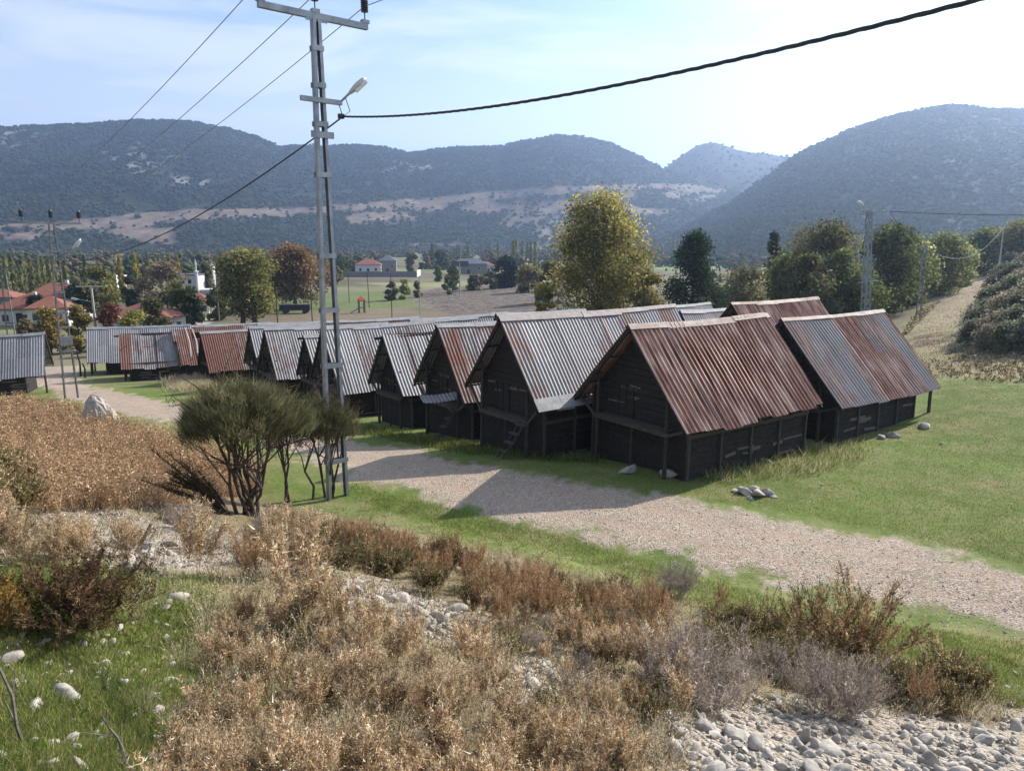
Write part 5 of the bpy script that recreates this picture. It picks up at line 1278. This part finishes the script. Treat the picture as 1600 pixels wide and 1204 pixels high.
for u, v, s, lab in ((160, 658, .62, None), (1165, 772, .30, 'pale stone in the meadow heap before the near barn, left one'), (1185, 775, .34, 'largest pale stone of the heap in the meadow before the near barn'), (1200, 770, .24, 'small pale stone at the right of the meadow heap'), (1040, 745, .35, 'grey stone under the near barn corner post'), (985, 738, .38, 'grey stone under the near barn landing'), (1195, 722, .25, 'upright grey stone by the near barn side wall'), (1150, 768, .16, 'low stone at the back of the meadow heap'), (1175, 766, .2, 'rough stone in the middle of the meadow heap'), (1208, 776, .12, 'last small stone at the right tip of the meadow heap'), (1172, 780, .13, 'small stone in front of the meadow heap'), (1470, 694, .12, 'small dark stone alone in the meadow'), (1285, 758, .08, 'tiny dark stone in the meadow near the track'), (1395, 682, .28, 'stone at the far end of the patchy roofed barn'), (1440, 668, .35, 'flat pale stone under the lit corner post'), (1375, 685, .22, 'low stone beside the lit corner post'), (100, 1090, .10, 'flat white stone in the lower left grass'), (50, 1105, .06, 'white stone beside the dead stalk'), (10, 1035, .12, 'white stone at the left picture edge'), (245, 1110, .06, 'small pale stone in the grass centre left'), (285, 935, .12, 'flat white stone at the top of the green patch'), (1590, 1140, .12, 'grey stone at the right picture edge')):
    if lab is None:
        p = pg(u, v); import bmesh
        bm = bmesh.new(); q_ = np.random.default_rng(5)
        for k_ in range(46):
            z_ = q_.random()**1.3; an = q_.random()*6.28; w_ = (1-z_)**.75*.95+.12
            bm.verts.new((cos(an)*w_*1.05-.35*z_, sin(an)*w_*.8, z_*1.75-.3))
        hull = bmesh.ops.convex_hull(bm, input=bm.verts); bmesh.ops.delete(bm, geom=[e for e in hull['geom_interior'] if isinstance(e, bmesh.types.BMVert)], context='VERTS')
        bmesh.ops.triangulate(bm, faces=bm.faces[:]); bmesh.ops.subdivide_edges(bm, edges=bm.edges[:], cuts=2, use_grid_fill=True)
        for v_ in bm.verts: v_.co += Vector3(q_.normal(size=3)*.025)
        me = bpy.data.meshes.new('boulder'); bm.to_mesh(me); bm.free(); me.materials.append(M['rock'])
        o = bpy.data.objects.new('boulder', me); COL.objects.link(o); o.location = [float(c) for c in p]
        tag(o, 'big pointed white boulder standing in the brown weeds by the track', 'boulder')
    else: stone(pg(u, v), s*1.15, lab, None, 'field_stone')
# rubble that reads as one mass
def rubble(name, polys, sz, label):
    C = []
    for poly, n_ in polys: C += list(pgs(sample_poly(poly, n_)))
    C = np.array(C); n_ = len(C); S = sz[0]+(sz[1]-sz[0])*rng.random(n_)**2.5
    V0, F0 = ico(2); base_ = [rock_mesh(k+50, 2)[0] for k in range(8)]; k = rng.integers(0, 8, n_); A = np.stack(base_)[k]*S[:, None, None]
    an = rng.random(n_)*6.28; c, s = np.cos(an), np.sin(an); X = A[:, :, 0]*c[:, None]-A[:, :, 1]*s[:, None]; Yy = A[:, :, 0]*s[:, None]+A[:, :, 1]*c[:, None]
    V = np.stack([X, Yy, A[:, :, 2]], -1)+C[:, None, :]; Fs = F0[None]+(np.arange(n_)*len(V0))[:, None, None]
    o = npmesh(name, V.reshape(-1, 3), Fs.reshape(-1, 3), M['rock']); return tag(o, label, 'stones', kind='stuff')
rubble('rubble', [([(1020, 1120), (1150, 1080), (1350, 1095), (1480, 1120), (1600, 1110), (1640, 1260), (1000, 1260)], 1700), ([(520, 900), (610, 905), (720, 950), (740, 1010), (640, 990), (540, 950)], 500), ([(160, 840), (420, 850), (420, 885), (170, 890)], 260), ([(60, 780), (400, 830), (400, 850), (60, 810)], 160), ([(770, 1020), (870, 1030), (870, 1110), (780, 1100)], 200), ([(-40, 950), (320, 930), (300, 1204), (-60, 1204)], 160), ([(700, 860), (1600, 1040), (1600, 1120), (700, 900)], 160)], (.018, .075), 'small white limestone rubble spilling over the slope')
rubble('gravel', [([(1600, 1000), (1300, 955), (1050, 885), (720, 795), (560, 752), (430, 697), (480, 685), (740, 735), (950, 775), (1200, 805), (1600, 890)], 4200)], (.012, .04), 'loose pale gravel strewn over the track')

# ------------------------------------------------------------------ haze
hz = MB(); hz.box((0, 0, 232), (8600, 8600, 540))
k = N('haze_air'); pv = k.n('VolumePrincipled', {'Color': (.50, .68, 1.0), 'Density': .00029, 'Anisotropy': .70})
k.t.links.new(pv.outputs[0], k.out.inputs['Volume'])
ho = hz.build('haze', k.m); tag(ho, 'thin blue autumn haze over the valley', 'haze', kind='stuff')

# ------------------------------------------------------------------ light
SUN_AZ, SUN_EL = R(51), R(33)       # azimuth measured from +Y towards +X
d = np.array([sin(SUN_AZ)*cos(SUN_EL), cos(SUN_AZ)*cos(SUN_EL), sin(SUN_EL)])
L = bpy.data.lights.new('sun', 'SUN'); L.energy = 4.8; L.angle = R(.55); L.color = (1, .91, .78)
lo = bpy.data.objects.new('sun', L); COL.objects.link(lo)
from mathutils import Vector
lo.rotation_euler = Vector(d).to_track_quat('Z', 'Y').to_euler()
w = bpy.data.worlds.new('World'); sc.world = w; w.use_nodes = True
nt = w.node_tree; nt.nodes.clear()
out = nt.nodes.new('ShaderNodeOutputWorld'); bg = nt.nodes.new('ShaderNodeBackground'); bg.inputs[1].default_value = .083
sky = nt.nodes.new('ShaderNodeTexSky'); sky.sky_type = 'NISHITA'; sky.sun_disc = False; sky.sun_elevation = SUN_EL; sky.sun_rotation = SUN_AZ; sky.dust_density = .4; sky.air_density = 1.0
tcn = nt.nodes.new('ShaderNodeTexCoord')
def wn(ty, **ins):
    n_ = nt.nodes.new('ShaderNode'+ty)
    for k_, v_ in ins.items():
        k_ = int(k_[1:]) if k_[0] == 'i' and k_[1:].isdigit() else k_
        if isinstance(v_, bpy.types.NodeSocket): nt.links.new(v_, n_.inputs[k_])
        else: n_.inputs[k_].default_value = v_
    return n_
def wmath(op, a_, b_=0.0, clamp=False):
    n_ = wn('Math', i0=a_, i1=b_); n_.operation = op; n_.use_clamp = clamp; return n_.outputs[0]
# high thin cloud on a sheet above the valley: the direction is projected on a plane, so streaks flatten toward the horizon
sx = wn('SeparateXYZ', i0=tcn.outputs['Generated']); zz = wmath('ADD', wmath('MAXIMUM', sx.outputs[2], 0.0), .10)
pl_ = wn('CombineXYZ', i0=wmath('DIVIDE', sx.outputs[0], zz), i1=wmath('DIVIDE', sx.outputs[1], zz), i2=0.0)
mp = wn('Mapping', Vector=pl_.outputs[0]); mp.inputs['Rotation'].default_value = (0, 0, R(24)); mp.inputs['Scale'].default_value = (.55, 1.0, 1); mp.inputs['Location'].default_value = (2.3, 4.2, 0)
n1_ = wn('TexNoise', Vector=mp.outputs[0], Scale=1.7, Detail=9.0, Roughness=.6, Distortion=.7)
n2_ = wn('TexNoise', Vector=mp.outputs[0], Scale=.5, Detail=3.0, Roughness=.5)
cv = wmath('ADD', wmath('MULTIPLY', n1_.outputs['Fac'], .55), wmath('MULTIPLY', n2_.outputs['Fac'], .75))
cr = wn('MapRange', i0=cv, i1=.54, i2=.72, i3=0.05, i4=1.0); cr.interpolation_type = 'SMOOTHSTEP'
hzn = wn('MapRange', i0=sx.outputs[2], i1=.11, i2=.30, i3=.88, i4=0.0); hzn.interpolation_type = 'SMOOTHSTEP'
mxx = wmath('MAXIMUM', cr.outputs[0], hzn.outputs[0])
mx = nt.nodes.new('ShaderNodeMix'); mx.data_type = 'RGBA'; cs = wn('VectorMath', i0=sky.outputs[0], i1=(.26, .29, .34), i2=(4.7, 4.85, 5.3)); cs.operation = 'MULTIPLY_ADD'; nt.links.new(cs.outputs[0], mx.inputs[7])
nt.links.new(mxx, mx.inputs[0]); nt.links.new(sky.outputs[0], mx.inputs[6]); nt.links.new(mx.outputs[2], bg.inputs[0]); nt.links.new(bg.outputs[0], out.inputs[0])
sc.view_settings.view_transform = 'Standard'; sc.view_settings.look = 'None'; sc.view_settings.exposure = 1.05; sc.view_settings.gamma = 1
sc.render.engine = 'CYCLES'
try:
    sc.cycles.max_bounces = 6; sc.cycles.diffuse_bounces = 3; sc.cycles.transmission_bounces = 3; sc.cycles.volume_bounces = 1; sc.cycles.use_denoising = True
except Exception: pass
